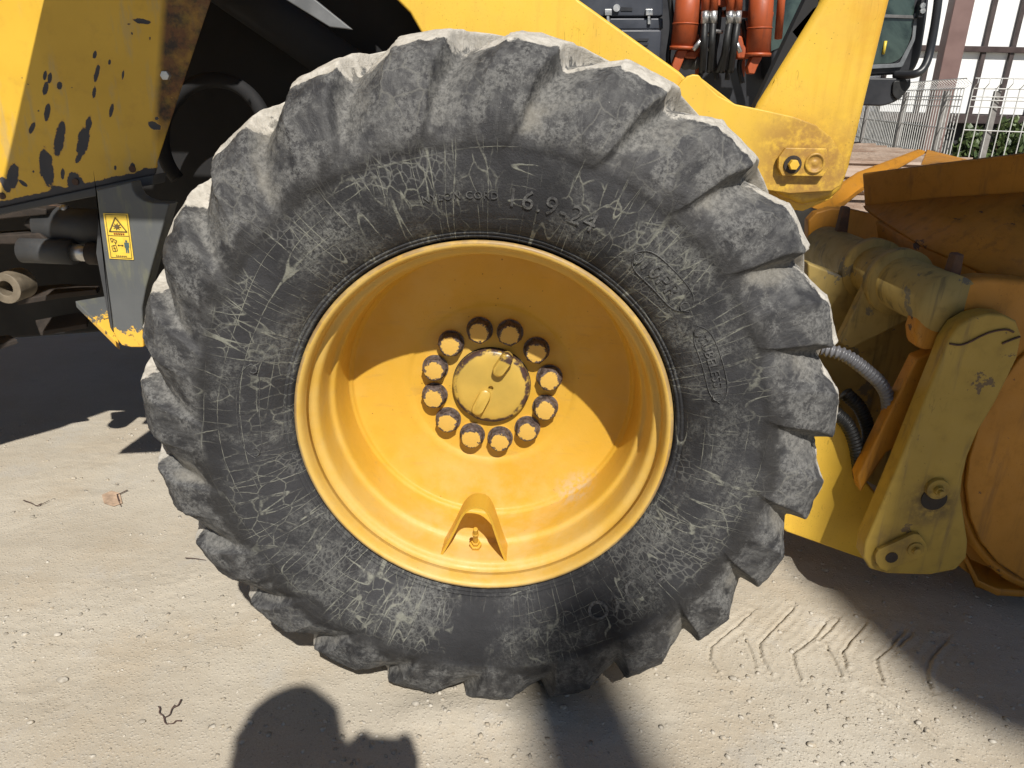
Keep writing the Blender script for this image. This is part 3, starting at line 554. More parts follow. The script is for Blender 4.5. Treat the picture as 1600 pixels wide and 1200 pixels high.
sticker_poly([(.78+.045*cos(a), .60+.024*sin(a)) for a in np.linspace(0, 2*pi, 12, False)], 1, 2); sticker_poly([(.69, .63), (.88, .63), (.88, .74), (.85, .74), (.85, .86), (.80, .86), (.785, .76), (.77, .86), (.72, .86), (.72, .74), (.69, .74)], 1, 2)
sticker_line((.44, .70), (.62, .70), .03); sticker_poly([(.40, .70), (.47, .675), (.47, .725)], 1, 1); sticker_poly([(.66, .70), (.59, .675), (.59, .725)], 1, 1)
for a, b in (((.14, .56), (.20, .64)), ((.20, .55), (.40, .60)), ((.40, .60), (.32, .68)), ((.14, .56), (.20, .55)), ((.20, .64), (.26, .58)), ((.16, .72), (.20, .84)), ((.20, .84), (.38, .82)), ((.16, .72), (.32, .70)), ((.38, .82), (.34, .70)), ((.22, .76), (.32, .78)), ((.24, .70), (.30, .84)), ((.28, .62), (.36, .66))): sticker_line(a, b, .028)
Mst = [flat('sticker_yellow', (.82, .56, .07), .4, 0, .15, 60, .02), flat('sticker_black', (.10, .07, .03), .5, 0, .3, 60, .02), flat('sticker_blue_grey', (.08, .13, .13), .5, 0, .2, 60, .02), flat('sticker_red', (.30, .05, .02), .5, 0, .3, 60, .02)]
s_ = ST.build('warning_sticker', Mst, cheek, fix=True); s_['label'] = 'yellow warning sticker with triangle and standing figure'
# steering gear in the gap
def T(px, py, y): return P(px, py, y)
yb = .62
tube('steering_cylinder', [T(66, 350, yb), T(175, 358, yb)], .047, M['darkgrey'], LOADER, 24)
tube('hydraulic_cylinder', [T(36, 391, yb-.05), T(115, 394, yb-.05)], .031, M['darkgrey'], LOADER, 20)
tube('piston_rod', [T(114, 394, yb-.05), T(142, 396, yb-.05)], .021, M['steel'], LOADER, 16)
tube('rod_eye', [T(140, 396, yb-.05), T(165, 397, yb-.05)], .028, M['grime'], LOADER, 16)
plate('fork', [(-40, 334), (40, 324), (72, 326), (72, 336), (0, 343), (-40, 346)], yb-.05, .08, M['grime'], LOADER, .004)
plate('fork', [(-40, 370), (60, 364), (72, 374), (60, 382), (0, 382), (-40, 386)], yb-.05, .08, M['grime'], LOADER, .004)
plate('knuckle', [(38, 345), (50, 336), (70, 338), (70, 366), (52, 364), (34, 352)], yb-.03, .06, M['grime'], LOADER, .006)
tube('grease_pipe', [T(60, 318, yb), T(95, 326, yb), T(130, 330, yb+.02)], .006, M['rust'], LOADER, 10)
tube('grease_fitting', [T(96, 326, yb-.01), T(105, 327, yb-.01)], .010, M['steel'], LOADER, 10)
v, f = lathe([(0, .041), (0, .020), (.07, .020), (.07, .041)], P(8, 451, .62), 32, True); put('pin_bush', mesh(v, f), flat('worn_bush', (.17, .14, .10), .6, 0, .3, 30, .2), LOADER, bevel=.002)
def bar(name, px, y, th, m): return plate(name, px, y, th, m, LOADER, .002)
slab('step_plate', [P(26, 450, 0.87), P(100, 443, 0.92), P(155, 446, 0.92), P(150, 452, 0.88), P(95, 458, 0.86), P(26, 469, 0.84)], .016, M['grime'], LOADER, .002, nrm=(0, 0, -1))
slab('step_plate', [P(55, 500, 0.87), P(120, 488, 0.91), P(140, 492, 0.90), P(135, 506, 0.87), P(62, 518, 0.84)], .014, M['grime'], LOADER, .002, nrm=(0, 0, -1))
slab('step_plate', [P(-20, 527, 0.86), P(15, 523, 0.88), P(27, 530, 0.85), P(-20, 545, 0.83)], .014, M['grime'], LOADER, .002, nrm=(0, 0, -1))
plate('rear_frame', [(-400, 250), (420, 60), (420, 500), (-400, 560)], .95, .3, M['blackpaint'], LOADER, .01)
# black front tower, wheel arch ring, lift cylinder and lit corner plate
plate('front_tower', [(215, -80), (650, -80), (700, 90), (520, 420), (215, 330)], .58, .05, M['blackpaint'], LOADER, .004)
tube('lift_cylinder', [T(200, -130, .50), T(560, 120, .50)], .046, M['blackpaint'], LOADER, 24)
arc = [P(335+82*cos(a)-0, 215+82*sin(a)*1.1, .46) for a in np.linspace(pi*.75, pi*1.95, 20)]
tube('pipe_guard', arc, .016, M['blackpaint'], LOADER, 10, n=2)
plate('tower_plate', [(415, -20), (468, -20), (550, 46), (515, 42)], .30, .012, flat('sunlit_frame_grey', (.13, .135, .14), .5, 0, .2, 20, .1), LOADER, .002)  # sunlit patch of the black frame, put into a lighter grey
# body above the picture: cab, and an unseen platform added to shade the panel
def sx_(pt, y):                                         # where the light that reaches pt passes the plane y
    k = (pt[1]-y)/SD[1]; return pt-SD*k
q0 = sx_(P(68, 0, py_), -.16); q1 = sx_(P(0, 300, py_), -.16)
ztop = 1.46
k0 = (q0[2]-ztop)
xl = float(P(62, 0, py_)[0]-SD[0]*((ztop-P(62, 0, py_)[2])/-SD[2]))
qa, qb = [p-SD*((ztop-p[2])/-SD[2]) for p in (P(70, 0, py_), P(2, 300, py_))]
def edge_x(y): return float(qa[0]+(qb[0]-qa[0])*(y-qa[1])/(qb[1]-qa[1]))
pl = [(edge_x(.12), .12), (edge_x(-.34), -.34), (-.46, -.34), (-.46, .12)]
mb = MB(); mb.add([(a, b, ztop) for a, b in pl]+[(a+(.012 if k < 2 else 0), b, ztop+.03) for k, (a, b) in enumerate(pl)], [(0, 1, 2, 3), (4, 7, 6, 5), (0, 4, 5, 1), (1, 5, 6, 2), (2, 6, 7, 3), (3, 7, 4, 0)])
mb.build('shade_platform', M['blackpaint'], LOADER, bevel=.006)
mb = MB(); mb.box((-2.0, .22, 1.42), (-.50, 1.75, 1.60)); mb.build('cab_floor', M['yellow'], LOADER, bevel=.01)
mb = MB(); mb.box((-.55, .22, 1.46), (-.22, .30, 1.95)); mb.build('cab_shade_panel', M['yellow'], LOADER, bevel=.01)  # unseen panel added to keep the sun off the lift cylinder
for x, y in ((-1.95, .30), (-.58, .30), (-1.95, 1.65), (-.58, 1.65)): mb = MB(); mb.box((x-.05, y-.05, 1.60), (x+.05, y+.05, 2.85)); mb.build('cab_pillar', M['blackpaint'], LOADER, bevel=.006)
mb = MB(); mb.box((-2.1, .18, 2.85), (-.45, 1.8, 2.97)); mb.build('cab_roof', M['yellow'], LOADER, bevel=.02)
mb = MB(); mb.box((-3.4, .36, 1.26), (-1.05, 1.75, 1.41)); mb.build('rear_body', M['yellow'], LOADER, bevel=.02)

slab('rear_shade_panel', [(-1.02, .30, 1.41), (-1.02, .30, 1.30), (-1.23, .30, 1.25), (-1.43, .30, .966), (-1.6, .30, .78), (-2.6, .30, .70), (-3.4, .30, .70), (-3.4, .30, 1.41)], .04, M['yellow'], LOADER, .006)  # unseen panel, lower edge shaped for the shadow on the ground
# ---- right of the wheel: lift arm, bracket, bell crank
arm = plate('lift_arm', [(560, -60), (850, -60), (905, 0), (1062, 112), (1130, 180), (1230, 420), (1300, 620), (1322, 672), (1345, 742), (1380, 785), (1415, 830), (1412, 880), (1380, 890), (1345, 873), (1229, 832), (1000, 640), (800, 300), (640, 20)], .47, .07, M['yellow'], LOADER, .006)
br = plate('bracket', [(1040, 160), (1066, 126), (1074, 119), (1083, 116), (1092, 117), (1103, 131), (1122, 149), (1150, 163), (1195, 172), (1240, 182), (1275, 195), (1300, 215), (1317, 245), (1321, 272), (1314, 290), (1300, 299), (1235, 303), (1150, 290)], .455, .014, M['bracket'], arm, .003)
plate('bracket', [(1040, 160), (1066, 128), (1092, 119), (1150, 164), (1240, 183), (1300, 216), (1320, 272), (1300, 310), (1255, 330), (1180, 320)], .56, .02, M['bracket'], arm, .003)
cr = plate('bell_crank', [(1290, -60), (1410, -60), (1394, 0), (1330, 262), (1318, 296), (1300, 312), (1255, 322), (1215, 305), (1182, 240), (1178, 172), (1285, 0)], .485, .06, M['crank'], LOADER, .018)
kp = plate('keeper_plate', [(1228, 231), (1292, 232), (1296, 262), (1286, 276), (1222, 275), (1216, 262), (1217, 246)], .437, .012, M['bracket'], arm, .002)
c0 = Vector(P(1238, 257, .437)); mb = MB(); mb.cyl(c0+Vector((0, -.001, 0)), c0-Vector((0, .004, 0)), .0185, .0185, 20, 1); mb.cyl(c0-Vector((0, .003, 0)), c0-Vector((0, .016, 0)), .0115, .0105, 6, 0); mb.build('bolt', [M['yellow'], M['grime']], kp, bevel=.001)
c0 = Vector(P(1273, 255, .437)); v, f = lathe([(0, .021), (-.004, .0205), (-.004, .0165), (-.001, .016), (-.0015, .006), (-.0025, .005), (-.002, .0)], c0, 24); put('pin_end', mesh(v, f), M['bracket'], kp, smooth=True)
v, f = lathe([(0, .085), (-.004, .084), (-.004, .062), (0, .061)], P(1266, 250, .455), 40)
mb = MB(); mb.add([P(a, b, .50) for a, b in ((1246, 62), (1236, 50), (1270, 12), (1284, 5), (1290, 22), (1262, 60))]+[P(a, b, .56) for a, b in ((1246, 62), (1236, 50), (1270, 12), (1284, 5), (1290, 22), (1262, 60))], [(0, 1, 2, 3, 4, 5), (11, 10, 9, 8, 7, 6)]+[(k, (k+1) % 6, 6+(k+1) % 6, 6+k) for k in range(6)])
mb.build('stop_block', flat('dusty_dark_block', (.06, .055, .075), .7, 0, .5, 40, .3), cr, bevel=.002)
plate('crank_gap_shade', [(1272, -30), (1284, -30), (1278, 12), (1186, 168), (1176, 172)], .50, .03, M['blackpaint'], cr, .002)  # black strip standing for the shade in the gap beside the crank
plate('crank_strip', [(1199, 168), (1212, 124), (1217, 126), (1186, 172), (1178, 170)], .49, .03, M['yellow'], cr, .002)
# ---- coupler and bucket
yl = .30
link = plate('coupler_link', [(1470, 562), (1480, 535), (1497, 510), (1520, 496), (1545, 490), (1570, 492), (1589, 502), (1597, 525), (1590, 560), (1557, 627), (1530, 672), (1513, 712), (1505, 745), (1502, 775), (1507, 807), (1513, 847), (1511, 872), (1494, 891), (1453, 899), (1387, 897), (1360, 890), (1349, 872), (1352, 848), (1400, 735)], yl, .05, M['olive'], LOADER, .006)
link['label'] = 'worn olive yellow coupler link plate in shade'
def weld(pts, name='weld_bead'):
    tube(name, [P(a, b, yl-.002) for a, b in pts], .0022, M['rust'], link, 8)
weld([(1484, 537), (1500, 539), (1516, 534), (1533, 525), (1552, 518), (1572, 515), (1584, 519)]); weld([(1566, 537), (1580, 531), (1594, 526)])
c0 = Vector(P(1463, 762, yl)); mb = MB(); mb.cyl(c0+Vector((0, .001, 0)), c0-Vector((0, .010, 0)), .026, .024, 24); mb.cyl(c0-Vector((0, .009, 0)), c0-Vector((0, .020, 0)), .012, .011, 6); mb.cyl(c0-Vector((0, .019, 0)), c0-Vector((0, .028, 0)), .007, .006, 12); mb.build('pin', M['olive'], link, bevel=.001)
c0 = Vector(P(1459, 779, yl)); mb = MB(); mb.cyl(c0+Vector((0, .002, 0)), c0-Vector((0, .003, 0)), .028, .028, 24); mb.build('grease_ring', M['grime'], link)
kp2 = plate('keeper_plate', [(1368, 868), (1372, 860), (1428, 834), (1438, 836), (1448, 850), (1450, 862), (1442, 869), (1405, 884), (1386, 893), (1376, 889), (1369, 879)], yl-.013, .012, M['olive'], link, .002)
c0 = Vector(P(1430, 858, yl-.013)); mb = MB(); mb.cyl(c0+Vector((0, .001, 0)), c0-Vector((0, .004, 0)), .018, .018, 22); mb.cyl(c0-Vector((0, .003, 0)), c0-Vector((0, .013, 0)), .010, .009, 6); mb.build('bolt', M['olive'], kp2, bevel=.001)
c0 = Vector(P(1393, 871, yl-.013)); mb = MB(); mb.cyl(c0+Vector((0, .001, 0)), c0-Vector((0, .0015, 0)), .014, .014, 12); mb.build('bolt_hole', M['grime'], kp2)
plate('inner_link', [(1432, 560), (1470, 545), (1480, 565), (1435, 700), (1405, 735), (1400, 700), (1385, 708), (1372, 728), (1345, 770), (1340, 745)], yl+.09, .04, M['orange'], LOADER, .005)
# cross tube with collars, webs and pegs
T0 = Vector(P(1470, 470, .38)); T1 = Vector(P(1288, 388, .95)); dT = (T1-T0)
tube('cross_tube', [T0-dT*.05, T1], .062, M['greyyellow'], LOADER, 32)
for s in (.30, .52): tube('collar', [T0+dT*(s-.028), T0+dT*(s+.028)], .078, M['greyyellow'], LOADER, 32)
for s, lo in ((.30, [(1310, 535), (1330, 545), (1420, 500)]), (.52, [(1300, 470), (1290, 500), (1370, 470)])):
    c0 = T0+dT*s; y0 = c0.y; w = [c0+Vector((-.055, 0, .05)), c0+Vector((.06, 0, -.02)), Vector(P(*lo[2], y0)), Vector(P(*lo[1], y0)), Vector(P(*lo[0], y0))]
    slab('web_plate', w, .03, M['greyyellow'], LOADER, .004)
for q, y, h in (((1313, 372), .88, .085), ((1483, 450), .40, .075)):
    b0 = Vector(P(*q, y)); mb = MB(); mb.box((-.018, -.014, -.02), (.014, .014, h), rot=lambda p: b0+Vector((p.x*(1 if p.z < .03 else .6)-.06*p.z*0, p.y, p.z))); mb.build('locking_peg', M['rust'], LOADER, bevel=.004)
plate('coupler_ear', [(1263, 345), (1275, 332), (1300, 325), (1330, 327), (1380, 338), (1400, 350), (1380, 420), (1290, 420), (1262, 400)], 1.0, .04, M['orange'], LOADER, .005)
plate('coupler_ear', [(1433, 545), (1430, 520), (1440, 485), (1462, 458), (1495, 440), (1540, 434), (1600, 438), (1660, 450), (1660, 640), (1560, 600), (1500, 540), (1470, 545), (1450, 549)], yl+.055, .06, M['orange'], LOADER, .012)
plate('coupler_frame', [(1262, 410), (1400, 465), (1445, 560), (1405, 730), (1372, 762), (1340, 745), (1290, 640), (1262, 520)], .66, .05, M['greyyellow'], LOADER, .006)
# hoses
ribbed('hose', [P(1285, 545, .42), P(1320, 555, .40), P(1355, 580, .40), P(1380, 605, .41), P(1388, 630, .42), P(1385, 655, .45)], .014, .0105, M['hosegrey'], LOADER)
ribbed('hose', [P(1305, 645, .44), P(1325, 665, .44), P(1338, 700, .44), P(1344, 745, .46)], .015, .009, M['hoseblack'], LOADER)
ribbed('hose', [P(1322, 615, .50), P(1345, 640, .50), P(1358, 680, .50), P(1352, 720, .52)], .015, .009, M['hoseblack'], LOADER)
# bucket
bucket = MB()
def quad(a, b, c, d, th=.02, nrm=(0, 1, 0)): q = [Vector(x) for x in (a, b, c, d)]; nr = Vector(nrm)*th; bucket.add(q+[x+nr for x in q], [(0, 1, 2, 3), (7, 6, 5, 4), (0, 4, 5, 1), (1, 5, 6, 2), (2, 6, 7, 3), (3, 7, 4, 0)])
cur = [(1640, 520), (1592, 562), (1556, 612), (1530, 664), (1515, 716), (1510, 762), (1516, 808), (1532, 846), (1560, 880), (1600, 906), (1680, 930)]
cp_ = smooth_path([P(a, b, .36) for a, b in cur], 5); v = [tuple(p) for p in cp_]+[(p.x, p.y+.75, p.z) for p in cp_]; n_ = len(cp_)
bk = put('bucket', mesh(v, [(i, i+1, n_+i+1, n_+i) for i in range(n_-1)]), M['orange'], LOADER, smooth=True); bk['label'] = 'worn orange bucket standing on the ground'
so = bk.modifiers.new('thick', 'SOLIDIFY'); so.thickness = .02
slab('end_plate', [P(a, b, .345) for a, b in cur]+[P(1720, 900, .345), P(1720, 520, .345)], .014, M['orange'], bk, .004)
top = slab('spill_guard', [P(1348, 272, 1.0), P(1470, 256, .80), P(1600, 240, .62), P(1720, 225, .50), P(1720, 300, .50), P(1600, 310, .62), P(1470, 318, .80), P(1352, 330, 1.0)], .018, M['orange'], bk, .004, nrm=(.35, .9, .1))
put('sloping_back', mesh([P(1352, 328, 1.0), P(1470, 316, .80), P(1600, 308, .62), P(1720, 298, .50), P(1720, 520, .36), P(1600, 465, .40), P(1530, 428, .47), P(1440, 388, .66), P(1384, 352, .86)], [(0, 1, 7, 8), (1, 2, 6, 7), (2, 5, 6), (2, 3, 4, 5)]), M['orange'], bk, smooth=True).modifiers.new('t', 'SOLIDIFY').thickness = .015
put('front_wall', mesh([P(1378, 344, .875), P(1440, 380, .675), P(1530, 420, .485), P(1600, 457, .415), P(1600, 600, .44), P(1530, 540, .52), P(1440, 460, .72), P(1384, 402, .90)], [(0, 1, 6, 7), (1, 2, 5, 6), (2, 3, 4, 5)]), M['orange'], bk, smooth=True).modifiers.new('t', 'SOLIDIFY').thickness = .015
slab('cheek_plate', [P(1268, 325, 1.15), P(1300, 300, 1.15), P(1345, 270, 1.25), P(1440, 234, 1.45), P(1450, 238, 1.45), P(1380, 275, 1.2), P(1345, 300, 1.12), P(1320, 322, 1.1), P(1290, 330, 1.1)], .03, M['orange'], bk, .004)
slab('side_flange', [P(1450, 234, 1.45), P(1515, 250, 1.20), P(1470, 258, .95), P(1440, 258, 1.05)], .02, M['orange'], bk, .003, nrm=(.2, .9, 0))
slab('wear_shoe', [P(1500, 850, .42), P(1530, 905, .40), P(1560, 922, .38), P(1720, 930, .34), P(1720, 880, .5), P(1560, 860, .52)], .02, M['orange'], bk, .006, nrm=(0, 0, -1))
plate('lower_lug', [(1490, 880), (1525, 905), (1545, 922), (1620, 926), (1620, 800), (1520, 800)], .42, .04, M['orange'], bk, .005)

# ================================================================== excavator behind
EX = empty('excavator', (1.6, 4.2, 0), 'orange and black crawler excavator parked behind the loader', 'excavator')
ye = 3.1
mb = MB(); mb.box((.05, 3.45, .75), (1.75, 5.6, 2.2)); mb.build('engine_house', M['exblack'], EX, bevel=.03)
plate('tool_box', [(880, -60), (1036, -60), (1036, 26), (884, 26)], ye+.05, .2, M['exgrey'], EX, .01)
tb = plate('tool_box', [(895, 28), (1036, 28), (1036, 46), (895, 46)], ye+.05, .2, M['exgrey'], EX, .008)
gb = plate('step_box', [(930, 46), (1032, 46), (1034, 50), (1030, 112), (930, 112)], ye-.15, .3, M['exgrey'], EX, .01)
for k in range(3): plate('vent_slot', [(994, 60+k*7), (1014, 60+k*7), (1012, 64+k*7), (994, 64+k*7)], ye-.156, .01, M['exblack'], gb, 0)
for x in (950, 1014):
    la = plate('latch', [(x-5, 14), (x+6, 14), (x+6, 24), (x-5, 24)], ye+.03, .02, M['steel'], tb, .002)
    plate('latch_hook', [(x-2, 24), (x+2, 24), (x+3, 38), (x-2, 38)], ye+.035, .015, M['steel'], tb, .002)
c0 = Vector(P(963, 13, ye+.05)); mb = MB(); mb.cyl(c0, c0-Vector((0, .02, 0)), .018, .018, 16); mb.build('key_lock', M['steel'], tb)
plate('handle_recess', [(970, 11), (988, 12), (988, 17), (970, 17)], ye+.045, .01, M['exblack'], tb, 0)
for (a, b, r, c) in (((1080, -40), (1067, 78), .064, (1058, 108)), ((1192, -40), (1184, 88), .060, (1176, 112))):
    cy = tube('boom_cylinder', [P(*a, ye-.1), P(*b, ye-.1)], r, M['exor'], EX, 24)
    tube('collar', [P(b[0]+.6, b[1]-5, ye-.1), P(*b, ye-.1)], r*1.08, M['exor'], cy, 24)
    p0 = (a[0]*.35+b[0]*.65, a[1]*.35+b[1]*.65); tube('collar', [P(p0[0], p0[1], ye-.1), P(p0[0]-.2, p0[1]+2, ye-.1)], r*1.05, M['exor'], cy, 24)
    plate('cylinder_foot', [(b[0]-8, b[1]), (b[0]+8, b[1]), (c[0]+7, c[1]-6), (c[0]+3, c[1]+4), (c[0]-6, c[1]+3), (c[0]-8, c[1]-6)], ye-.13, .07, M['exor'], cy, .006)
for x, xb in ((1102, 1097), (1115, 1109), (1141, 1128), (1153, 1141)):
    tube('steel_pipe', [P(x+2, -40, ye-.15), P(x, 17, ye-.15)], .021, M['exor'], EX, 12)
    tube('hose_fitting', [P(x, 16, ye-.15), P(x-1, 37, ye-.15)], .020, M['steel'], EX, 12)
    tube('rubber_hose', [P(x-1, 36, ye-.15), P((x+xb)/2, 70, ye-.17), P(xb, 112, ye-.1)], .018, M['hoseblack'], EX, 10)
tube('rubber_hose', [P(1145, 40, ye-.12), P(1135, 75, ye-.16), P(1122, 112, ye-.1)], .016, M['hoseblack'], EX, 10)
plate('cross_bracket', [(1085, 14), (1210, 18), (1208, 28), (1085, 24)], ye-.02, .05, M['exor'], EX, .006)
plate('cross_bracket', [(1112, -10), (1138, -10), (1136, 10), (1114, 9)], ye-.1, .05, M['exor'], EX, .006)
plate('pipe_clamp', [(1080, 55), (1092, 52), (1096, 78), (1088, 92), (1070, 90), (1068, 82), (1080, 78)], ye-.1, .08, M['exor'], EX, .01)
plate('pipe_clamp', [(1150, 55), (1160, 56), (1163, 70), (1172, 82), (1172, 92), (1152, 92), (1150, 76)], ye-.1, .08, M['exor'], EX, .01)
for pts in (((1096, 20), (1090, 60), (1100, 95), (1092, 125)), ((1125, 10), (1121, 55), (1116, 90), (1120, 125)), ((1160, 30), (1166, 70), (1155, 100), (1160, 130)), ((1134, 15), (1150, 60), (1140, 90), (1136, 125)), ((1046, -10), (1050, 40), (1044, 90), (1050, 118))):
    tube('rubber_hose', [P(a, b, ye-.04) for a, b in pts], .013, M['hoseblack'], EX, 8)
plate('swing_post', [(1090, 30), (1098, 30), (1096, 120), (1088, 120)], ye, .05, M['exor'], EX, .006); plate('swing_post', [(1160, 32), (1168, 32), (1164, 120), (1157, 120)], ye, .05, M['exor'], EX, .006)
for a, b in (((1083, 78), (1098, 60)), ((1150, 65), (1157, 82)), ((1106, 77), (1114, 76))): tube('hydraulic_fitting', [P(*a, ye-.16), P(*b, ye-.16)], .012, M['steel'], EX, 10)
tube('wire_loop', [P(1105, 55, ye-.1), P(1115, 49, ye-.12), P(1128, 50, ye-.1)], .010, M['steel'], EX, 8)
for x in (1072, 1084): tube('guide_roller', [P(x, 98, ye-.05), P(x+1, 98, ye+.05)], .035, flat('roller_grey', (.10, .095, .085), .6), EX, 16)
# cab
gl = NT('cab_glass'); c = gl.mix(gl.rng(gl.noise(3, 5, .6, dist=1.5), .4, .65), (.012, .022, .020), (.05, .075, .065)); M['cabglass'] = gl.out(c, .08, spec=.8)
yc = 3.25
cab = plate('cab', rounded([(1205, -90), (1462, -90), (1450, 30), (1440, 90), (1428, 115), (1205, 125)], [0, 0, 20, 20, 14, 0]), yc, 1.3, M['exblack'], EX, .02)
plate('window', rounded([(1300, -90), (1434, -90), (1428, 20), (1424, 60), (1405, 98), (1300, 104)], [0, 0, 10, 25, 25, 0]), yc-.008, .01, M['cabglass'], cab, 0)
plate('window', [(1205, -90), (1262, -90), (1250, 60), (1205, 80)], yc-.008, .01, M['cabglass'], cab, 0)
plate('window_seal', rounded([(1300, 104), (1405, 99), (1425, 60), (1429, 20), (1434, 21), (1430, 62), (1410, 105), (1300, 111)], 4), yc-.016, .012, flat('window_seal_grey', (.13, .14, .15), .5), cab, .002)
plate('window_bar', [(1370, 22), (1428, 24), (1428, 29), (1370, 27)], yc-.02, .015, flat('bar_grey', (.12, .12, .12), .5), cab, .001)
plate('hinge', [(1440, -2), (1446, -2), (1442, 28), (1434, 28)], yc-.05, .05, M['exblack'], cab, .006)
for y_ in (9, 17): c0 = Vector(P(1441, y_, yc-.05)); mb = MB(); mb.cyl(c0, c0-Vector((0, .01, 0)), .014, .014, 8); mb.build('bolt', M['steel'], cab)
plate('cab_base', rounded([(1330, 121), (1424, 122), (1424, 135), (1404, 158), (1380, 166), (1330, 164)], [0, 3, 14, 20, 8, 0]), yc-.06, 1.2, M['exblack'], cab, .01)
plate('lamp_cover', rounded([(1396, 126), (1420, 126), (1416, 142), (1404, 158), (1394, 148)], 6), yc-.075, .02, M['hoseblack'], cab, .004)
tube('handrail', [P(1472, -60, yc-.1), P(1464, 15, yc-.1), P(1454, 75, yc-.1), P(1444, 105, yc-.12), P(1428, 116, yc-.12), P(1398, 117, yc-.03)], .021, M['exblack'], cab, 12)
tube('inner_lever', [P(1384, 64, yc-.012), P(1380, 85, yc-.012)], .008, flat('lever_yellow', (.6, .45, .05), .4), cab, 8)
tube('boom_foot', [P(1224, -40, yc-.2), P(1216, 60, yc-.1)], .02, M['exor'], EX, 10)
# crawler: each shoe a plate of its own
tsh = NT('dusty_track_shoe'); n1 = tsh.noise(1, 6, .65, tsh.scl((5, 30, 30))); c = tsh.mix(tsh.rng(n1, .35, .65), (.26, .175, .125), (.40, .31, .245)); c = tsh.mix(tsh.rng(tsh.noise(60, 6, .7), .62, .72), c, (.10, .055, .04))
M['shoe'] = tsh.out(c, .85, normal=tsh.bump(tsh.noise(50, 6, .7), .5, .01))
tr = MB(); tr.box((1.34, 2.35, .10), (1.90, 5.2, .78)); crawler = tr.build('crawler', M['exblack'], EX, bevel=.1, segs=4)
sh_mb = MB(); sh_mb.box((-.33, -.085, 0), (.33, .085, .022)); sh_mb.box((-.33, -.085, .022), (.33, -.068, .045)); sh_mb.box((-.33, -.008, .022), (.33, .008, .040)); sh_mb.box((-.33, .066, .022), (.33, .080, .036))
shm_ = mesh(sh_mb.v, sh_mb.f); shm_.materials.append(M['shoe'])
zt = float(P(1500, 250, 2.4)[2])-.03; xr = float(P(1497, 240, 2.45)[0])-.33
k = 0
for (yy, z, rx) in [(2.40+.178*i, zt, 0) for i in range(16)]+[(2.26, zt-.06, .85), (2.18, zt-.20, 1.45), (2.18, zt-.38, 1.6), (2.20, zt-.56, 1.75)]:
    o = bpy.data.objects.new('track_shoe', shm_); COL.objects.link(o); o.parent = crawler; o.matrix_parent_inverse = Matrix.Translation((1.6, 4.2, 0)).inverted(); o.matrix_parent_inverse = Matrix.Identity(4)
    o.location = (xr+random.uniform(-.006, .006)-.012*(k % 2), yy, z+random.uniform(-.003, .003)); o.rotation_euler = (rx if rx == 0 else rx, 0, random.uniform(-.008, .008)); k += 1

# ================================================================== fence, building, shrub
MF = flat('galvanised_wire', (.55, .55, .53), .5, .3, .15, 20, .05); MPOST = flat('fence_post_grey', (.20, .19, .18), .6, 0, .2, 15, .1)
def fence(p0, p1, ztop_, label, posts, first=True):
    p0 = np.array(p0); p1 = np.array(p1); L = np.linalg.norm(p1-p0); d = (p1-p0)/L; n_ = np.array((-d[1], d[0]))
    e = empty('mesh_fence', (float(p0[0]), float(p0[1]), 0), label, 'fence', 'galvanised wire fence panels along the yard')
    npan = max(1, int(round(L/2.0)))
    for q in range(npan):
        w = MB(); a = L*q/npan; b = L*(q+1)/npan-.03
        for s in np.arange(a, b, .105):
            c = p0+d*s; r = .0042; z1 = ztop_-.10
            w.add([(c[0]-r, c[1]-r, .05), (c[0]+r, c[1]-r, .05), (c[0]+r, c[1]+r, .05), (c[0]-r, c[1]+r, .05), (c[0]-r, c[1]-r, z1), (c[0]+r, c[1]-r, z1), (c[0]+r, c[1]+r, z1), (c[0]-r, c[1]+r, z1)], [(0, 1, 5, 4), (1, 2, 6, 5), (2, 3, 7, 6), (3, 0, 4, 7)])
            pts = [(*c, z1), (*(c-n_*.07+d*.03), ztop_-.05), (*(c+d*.03), ztop_)]; w.add(*tube_geo(pts, .0045, 4, False))
        for z in (.06, .35, .62, .92, 1.22, ztop_-.28, ztop_-.18, ztop_-.10, ztop_):
            if z > ztop_: continue
            c0 = p0+d*a; c1 = p0+d*b; w.add(*tube_geo([(*c0, z), (*c1, z)], .006, 5, False))
        w.build('wire_panel', MF, e, fix=False)
    for s in posts:
        c = p0+d*s; m = MB(); m.box((c[0]-.028, c[1]-.028+.05, 0), (c[0]+.028, c[1]+.028+.05, ztop_-.12)); m.build('fence_post', MPOST, e, bevel=.004)
    return e
zf = float(P(1515, 122, 7.5)[2]); ca = P(1518, 150, 7.5)[:2]
fr_end = P(1720, 150, 7.0)[:2]; fl_end = P(1335, 150, 13.5)[:2]
fence(ca, fr_end, zf, 'open wire mesh fence run at right in front of the shrub', (.25, 1.45))
fence(ca+np.array((-.05, .08)), fl_end, zf, 'wire mesh fence run receding behind the excavator cab', (.5, 2.3, 4.6, 6.5))
